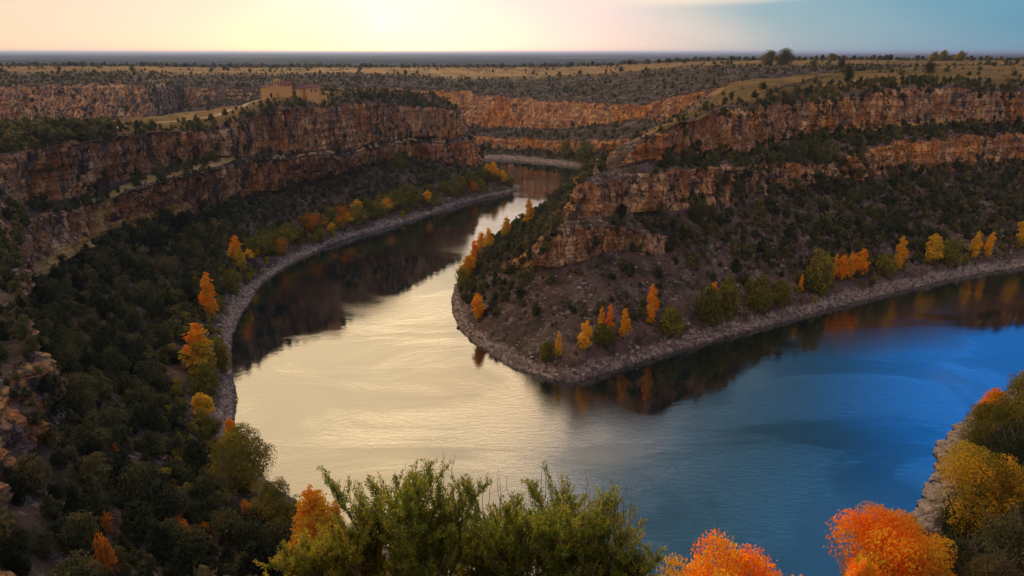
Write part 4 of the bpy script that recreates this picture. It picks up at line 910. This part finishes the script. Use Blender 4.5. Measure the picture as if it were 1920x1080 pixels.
T_(1800, 112, 97, 18, 'olv', 'rounded pale tree, right one of three on the right skyline', Y=1120)
T_(1560, 112, 101, 18, 'olv', 'small pale green tree on the skyline right of the big dark pair', Y=1120)
# olive and yellow bushes all along the left bank
r2 = random.Random(12); k = 0
for i in range(95):
    t = i/94; pxs = 470+490*t + r2.uniform(-8, 8); yb = float(np.interp(pxs, [470, 520, 560, 620, 700, 790, 880, 960], [500, 478, 462, 440, 416, 386, 362, 340])) - r2.uniform(0, 38)*(1-.5*t)
    p = hit_px(pxs, yb)
    if p is None or p.z < 3: continue
    h = r2.uniform(12, 30)*(1.15-.45*t); kind = r2.choices(['olv', 'yel', 'red'], [.80, .15, .05])[0]
    lab = {'olv': 'olive green bush in the thicket along the far left shore', 'yel': 'yellow bush in the thicket along the far left shore', 'red': 'rusty bush in the thicket along the far left shore'}[kind]
    T_(pxs, yb, yb-h, h*1.15, kind, lab, 'thicket along the far left shore', name='riverside_bush', cat='bush')
# two big trees on the plateau skyline, and bare trees far right
for q in [(1470, 118, 95, 27, 'larger dark round tree on the skyline of the right plateau'), (1441, 118, 98, 26, 'smaller dark tree left of the large round skyline tree'),
          (1524, 128, 112, 13, 'dark bush on the grass right of the skyline trees'), (1577, 126, 112, 13, 'dark bush on the grass, second right of the skyline trees'),
          (1588, 150, 125, 18, 'dark bush at the edge of the right-hand cliffs'), (1742, 133, 118, 19, 'wide dark bush on the right-hand plateau')]:
    p = hit_px(q[0], q[1]+4)
    if p is None or p.y > 2000: print('skip', q); continue
    d_ = p.y*cP-(p.z-CAMZ)*sP; s = q[3]/FPX*d_/4.9; h = (q[1]+4-q[2])/FPX*d_
    plant('holm_oak', ('jun', R_.choice([0, 4])), juns[0], p, (s, s, h/JH), R_.uniform(0, 6), q[4], 'tree')

# ------------------------------------------------------------------ paths on the left plateau
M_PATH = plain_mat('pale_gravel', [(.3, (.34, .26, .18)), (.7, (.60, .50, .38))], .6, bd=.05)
def path(pts, wdt):
    P = [hit_px(*p) for p in pts]; P = [p for p in P if p]; V = []; F = []; dense = []
    for a, b in zip(P[:-1], P[1:]):
        n = max(2, int((b-a).length/2.0)); dense += [a.lerp(b, k/n) for k in range(n)]
    dense.append(P[-1]); m = 5
    for i, p in enumerate(dense):
        a = dense[max(i-1, 0)]; b = dense[min(i+1, len(dense)-1)]; t = Vector((b.x-a.x, b.y-a.y, 0)).normalized(); n = Vector((-t.y, t.x, 0))
        ww = wdt*(.8+.4*math.sin(i*.7)*.5+.2)
        for k in range(m):
            q = p+n*ww*(k/(m-1)-.5); z = ground(q.x, q.y); V.append((q.x, q.y, z+.10))
    for i in range(len(dense)-1):
        for k in range(m-1): F.append([i*m+k, (i+1)*m+k, (i+1)*m+k+1, i*m+k+1])
    o = link('path', make_mesh('path', np.array(V), np.array(F)), M_PATH); tag(o, kind='structure')
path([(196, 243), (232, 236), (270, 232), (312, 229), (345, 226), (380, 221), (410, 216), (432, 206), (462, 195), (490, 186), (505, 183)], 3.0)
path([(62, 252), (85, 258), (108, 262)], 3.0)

# ------------------------------------------------------------------ the hermitage
def wallmat():
    m, t, out = newmat('hermitage_stone'); co = t.node('ShaderNodeTexCoord').outputs['Object']
    b = t.node('ShaderNodeTexBrick'); t.put(b.inputs['Vector'], t.mapping(co, (1, 1, 1), (math.pi/2, 0, 0))); b.inputs['Scale'].default_value = 1.6
    b.inputs['Color1'].default_value = (.80, .50, .20, 1); b.inputs['Color2'].default_value = (.70, .40, .15, 1); b.inputs['Mortar'].default_value = (.30, .19, .10, 1)
    nz = t.noise(co, .5, 5, .7); c = t.mix(t.sstep(nz, .45, .7), b.outputs['Color'], (.60, .36, .15)); 
    principled(t, out, c, .9, bump(t, nz, .4, .1)); return m
M_HW = wallmat(); M_HR = plain_mat('old_roof_tiles', [(.3, (.10, .045, .045)), (.7, (.22, .11, .09))], 1.2, bd=.1); M_HD = plain_mat('dark_opening', [(.3, (.02, .015, .012)), (.7, (.04, .03, .02))], 2)
def boxes(name, L, mat, parent):
    V = []; F = []
    for (x0, x1, y0, y1, z0, z1) in L:
        b = len(V); V += [(x0, y0, z0), (x1, y0, z0), (x1, y1, z0), (x0, y1, z0), (x0, y0, z1), (x1, y0, z1), (x1, y1, z1), (x0, y1, z1)]
        F += [[b, b+3, b+2, b+1], [b+4, b+5, b+6, b+7], [b, b+1, b+5, b+4], [b+1, b+2, b+6, b+5], [b+2, b+3, b+7, b+6], [b+3, b, b+4, b+7]]
    return link(name, make_mesh(name, np.array(V, float), np.array(F)), mat, parent)
def slab(name, quad, th, mat, parent):   # a sloped roof slab
    q = np.array(quad, float); V = np.concatenate([q, q-np.array([0, 0, th])]); F = [[0, 1, 2, 3], [7, 6, 5, 4], [0, 4, 5, 1], [1, 5, 6, 2], [2, 6, 7, 3], [3, 7, 4, 0]]
    return link(name, make_mesh(name, V, np.array(F)), mat, parent)
hp = hit_px(540, 184) or Vector(PY(540, 182, 510)); print('hermitage', hp)
he = bpy.data.objects.new('hermitage', None); sc.collection.objects.link(he); he.location = (hp.x, hp.y+4, hp.z); he.rotation_euler = (0, 0, math.radians(6))
he.scale = (.88, .88, .86); tag(he, 'golden stone hermitage with a two-arched bell gable on top of the left cliffs', 'building')
B0 = -7
boxes('porch_wall', [(-20.5, -11, 0, 9, B0, 7.6)], M_HW, he)
slab('roof', [(-20.9, -.4, 7.75), (-11, -.4, 8.3), (-11, 9.4, 9.1), (-20.9, 9.4, 8.5)], .3, M_HR, he)
d_ = boxes('door', [(-14.2, -12.6, -.05, .4, .2, 3.4)], M_HD, he)
bt = boxes('bell_gable', [(-11, -6.4, .6, 2.2, B0, 9.2), (-11, -10.3, .9, 1.9, 9.2, 12.2), (-9.0, -8.4, .9, 1.9, 9.2, 12.2), (-7.1, -6.4, .9, 1.9, 9.2, 12.2), (-11, -6.4, .9, 1.9, 12.2, 12.9), (-10.2, -7.2, .95, 1.85, 12.9, 13.5)], M_HW, he)
boxes('bell', [(-9.9, -9.4, 1.2, 1.6, 10.6, 11.5), (-8.0, -7.5, 1.2, 1.6, 10.6, 11.5)], M_HD, bt)
boxes('buttress', [(-10.6, -9.2, -1.2, .6, B0, 4.5)], M_HW, he)
boxes('nave_wall', [(-6.4, 2.0, -.6, 8, B0, 9.0)], M_HW, he)
rf = slab('roof', [(-6.8, -1.0, 9.05), (2.4, -1.0, 9.05), (2.4, 4, 12.0), (-6.8, 4, 12.0)], .3, M_HR, he)
slab('roof', [(-6.8, 4, 12.0), (2.4, 4, 12.0), (2.4, 8.6, 9.4), (-6.8, 8.6, 9.4)], .3, M_HR, he)
# round apse
V = []; F = []; n = 14
for i in range(n+1):
    a = math.pi+math.pi*i/n; V += [(7.2+3.2*math.cos(a), 2.6+3.2*math.sin(a), B0), (7.2+3.2*math.cos(a), 2.6+3.2*math.sin(a), 6.4)]
for i in range(n): F.append([2*i, 2*i+2, 2*i+3, 2*i+1])
link('apse_wall', make_mesh('apse_wall', np.array(V), np.array(F)), M_HW, he)
V = [(7.2, 2.6, 8.2)]+[(7.2+3.6*math.cos(math.pi+math.pi*i/n), 2.6+3.6*math.sin(math.pi+math.pi*i/n), 6.4) for i in range(n+1)]
link('roof', make_mesh('apse_roof', np.array(V), np.array([[0, i+1, i+2] for i in range(n)])), M_HR, he)
boxes('chancel_wall', [(2.0, 12.4, 2.6, 9, B0, 7.0)], M_HW, he)
slab('roof', [(2.4, 2.2, 7.05), (12.8, 2.2, 7.05), (12.8, 6, 9.6), (2.4, 6, 9.9)], .3, M_HR, he)
slab('roof', [(2.4, 6, 9.9), (12.8, 6, 9.6), (12.8, 9.6, 7.2), (2.4, 9.6, 7.2)], .3, M_HR, he)
boxes('priory_wall', [(13.0, 21.5, -.4, .4, B0, 4.2), (13.0, 15.4, -.4, .4, 4.2, 7.0), (16.6, 18.6, -.4, .4, 4.2, 7.4), (19.8, 21.5, -.4, .4, 4.2, 7.6), (13, 21.5, -.4, .4, 5.9, 6.9), (20.7, 21.5, .4, 8, B0, 7.4), (12.4, 13.0, -.4, 8, B0, 6.8)], M_HW, he)
boxes('window', [(15.4, 16.6, -.1, .1, 4.2, 5.9)], M_HD, he); boxes('window', [(18.6, 19.8, -.1, .1, 4.2, 5.9)], M_HD, he)
slab('roof', [(12.2, -.8, 7.6), (21.9, -.8, 7.9), (21.9, 5, 9.6), (12.2, 5, 9.4)], .3, M_HR, he)
boxes('yard_wall', [(21.5, 27, .4, .9, B0, 1.6)], M_HW, he)

# ------------------------------------------------------------------ foreground shrubs
def shrub(cx_px, top_px, wpx, Y, seed, label, dens=1.0, mat=M_SHR, bare=3, rough_top=.3):
    r = random.Random(seed); nr = np.random.RandomState(seed)
    tp = PY(cx_px, top_px, Y); dep = Y*cP-(tp[2]-CAMZ)*sP; W_ = wpx/FPX*dep
    x0 = tp[0]; z0 = ground(x0, Y); H = tp[2]-z0
    V = []; F = []; ends = []
    def grow(p, d, L, rad, lvl):
        pts = [p]; n = 5; q = np.array(p)
        for i in range(n):
            d = d+np.array([r.gauss(0, .10), r.gauss(0, .10), r.gauss(0, .06)+.05]); d /= np.linalg.norm(d); q = q+d*L/n; pts.append(q.copy())
        tube(V, F, pts, rad, rad*.45, 5 if lvl < 2 else 3)
        if lvl >= 2: ends.append(pts)
        if lvl < 3:
            for k in range([7, 5, 4][lvl]):
                i = 1+int((n-1)*(k+1)/([7, 5, 4][lvl]+.5)); b = pts[min(i, n)]; a = r.uniform(0, 6.28); sp = r.uniform(.35, .75)
                dd = d+np.array([math.cos(a)*sp, math.sin(a)*sp, r.uniform(-.05, .35)]); dd /= np.linalg.norm(dd)
                grow(b, dd, L*r.uniform(.36, .55), rad*.5, lvl+1)
    ns = 8
    for k in range(ns):
        a = 2*math.pi*k/ns; ex = x0+W_*.44*math.cos(a)*r.uniform(.3, 1); ey = Y+W_*.30*math.sin(a); hz = H*r.uniform(.62, .80)
        s = np.array([x0+.12*math.cos(a), Y+.12*math.sin(a), z0-.1]); e = np.array([ex, ey, z0+hz]); d = e-s; L = np.linalg.norm(d)
        # bare lower stem, then a branching head
        m = s+d*.45; tube(V, F, [s, s+d*.22+np.array([r.gauss(0, .05), r.gauss(0, .05), 0]), m], .035, .026, 6)
        grow(m, d/L, L*.55, .024, 0)
    for k in range(bare):
        a = r.uniform(-1, 1); p = np.array([x0+W_*.4*a, Y+r.uniform(-.2, .2), z0+H*.8]); q = p.copy(); pts = [p]
        for i in range(6): q = q+np.array([r.gauss(0, .03), r.gauss(0, .02), H*.032]); pts.append(q.copy())
        tube(V, F, pts, .006, .002, 4)
        tube(V, F, [pts[3], pts[3]+np.array([r.gauss(0, .05), 0, .07]), pts[3]+np.array([r.gauss(0, .07), 0, .15])], .004, .0015, 3)
    # leaves set thickly along the outer twigs
    P = []; D = []; T = []
    for pts in ends:
        A_ = np.array(pts); tt = nr.rand(int(38*dens)); f = tt*(len(A_)-1); i = np.minimum(f.astype(int), len(A_)-2); w_ = (f-i)[:, None]
        P.append(A_[i]*(1-w_)+A_[i+1]*w_); ax = A_[-1]-A_[0]; ax /= np.linalg.norm(ax)+1e-9; D.append(np.repeat(ax[None], len(tt), 0)); T.append(np.full(len(tt), nr.rand()))
    P = np.concatenate(P); D = np.concatenate(D); T = np.concatenate(T); n = len(P)
    o = nr.normal(size=(n, 3)); dd = D*.9+o*.55; dd[:, 2] += .25; dd /= np.linalg.norm(dd, axis=1)[:, None]
    P = P+o*.012; L_ = (.022+.022*nr.rand(n))[:, None]; sd_ = np.cross(dd, nr.normal(size=(n, 3))); sd_ /= np.linalg.norm(sd_, axis=1)[:, None]
    LV = np.stack([P, P+dd*L_*.5+sd_*L_*.24, P+dd*L_, P+dd*L_*.5-sd_*L_*.24], 1).reshape(-1, 3)
    tint = np.clip(.50+.45*(T-.5)+.30*(nr.rand(n)-.5)+.5*(nr.rand(n) > .965), 0, 1)
    e = bpy.data.objects.new('shrub', None); sc.collection.objects.link(e); e.location = (x0, Y, z0); tag(e, label, 'shrub', 'foreground shrubs')
    off = np.array([x0, Y, z0])
    link('stem', make_mesh('stem', np.array(V)-off, np.array(F)), M_TWIG, e)
    link('foliage', make_mesh('foliage', LV-off, np.arange(4*n).reshape(n, 4), dict(tint=np.repeat(tint, 4))), mat, e)
    print('shrub', n, 'H', H)
M_SH2 = foliage_mat('yellowing_shrub_foliage', [(0, (.055, .08, .012)), (.4, (.22, .25, .03)), (.75, (.52, .46, .06)), (1, (.75, .32, .05))], .08, .4)
shrub(620, 955, 170, 8.6, 1, 'yellow-green leafy shrub in front of the big orange poplar', .9, M_SH2)
shrub(725, 875, 120, 8.9, 2, 'tall dense green shrub in the foreground, first right of the yellow-green one', 1.1)
shrub(805, 860, 130, 8.2, 3, 'tallest green shrub in the middle of the foreground with upright twigs', 1.1)
shrub(900, 884, 110, 9.0, 4, 'thinner green shrub with a bare twig sticking up in the foreground middle', .8, bare=6)
shrub(985, 868, 130, 8.3, 5, 'broad bright green shrub right of the bare twig in the foreground', 1.1)
shrub(1070, 880, 110, 8.8, 6, 'green shrub with yellowing tips towards the right of the foreground row', 1.0)
shrub(1145, 918, 110, 8.5, 7, 'open shrub with bare reddish branches at the right end of the foreground row', .55, M_SH2, bare=8)
shrub(1175, 1015, 90, 8.0, 8, 'low green shrub at the bottom right end of the foreground row', .9, bare=5)
shrub(585, 985, 110, 9.2, 11, 'small golden-green shrub between the low left one and the tall foreground row', .8, M_SH2, bare=4)
shrub(545, 1020, 100, 8.3, 9, 'low yellow-green shrub at the left end of the foreground row', .7, M_SH2, bare=4)
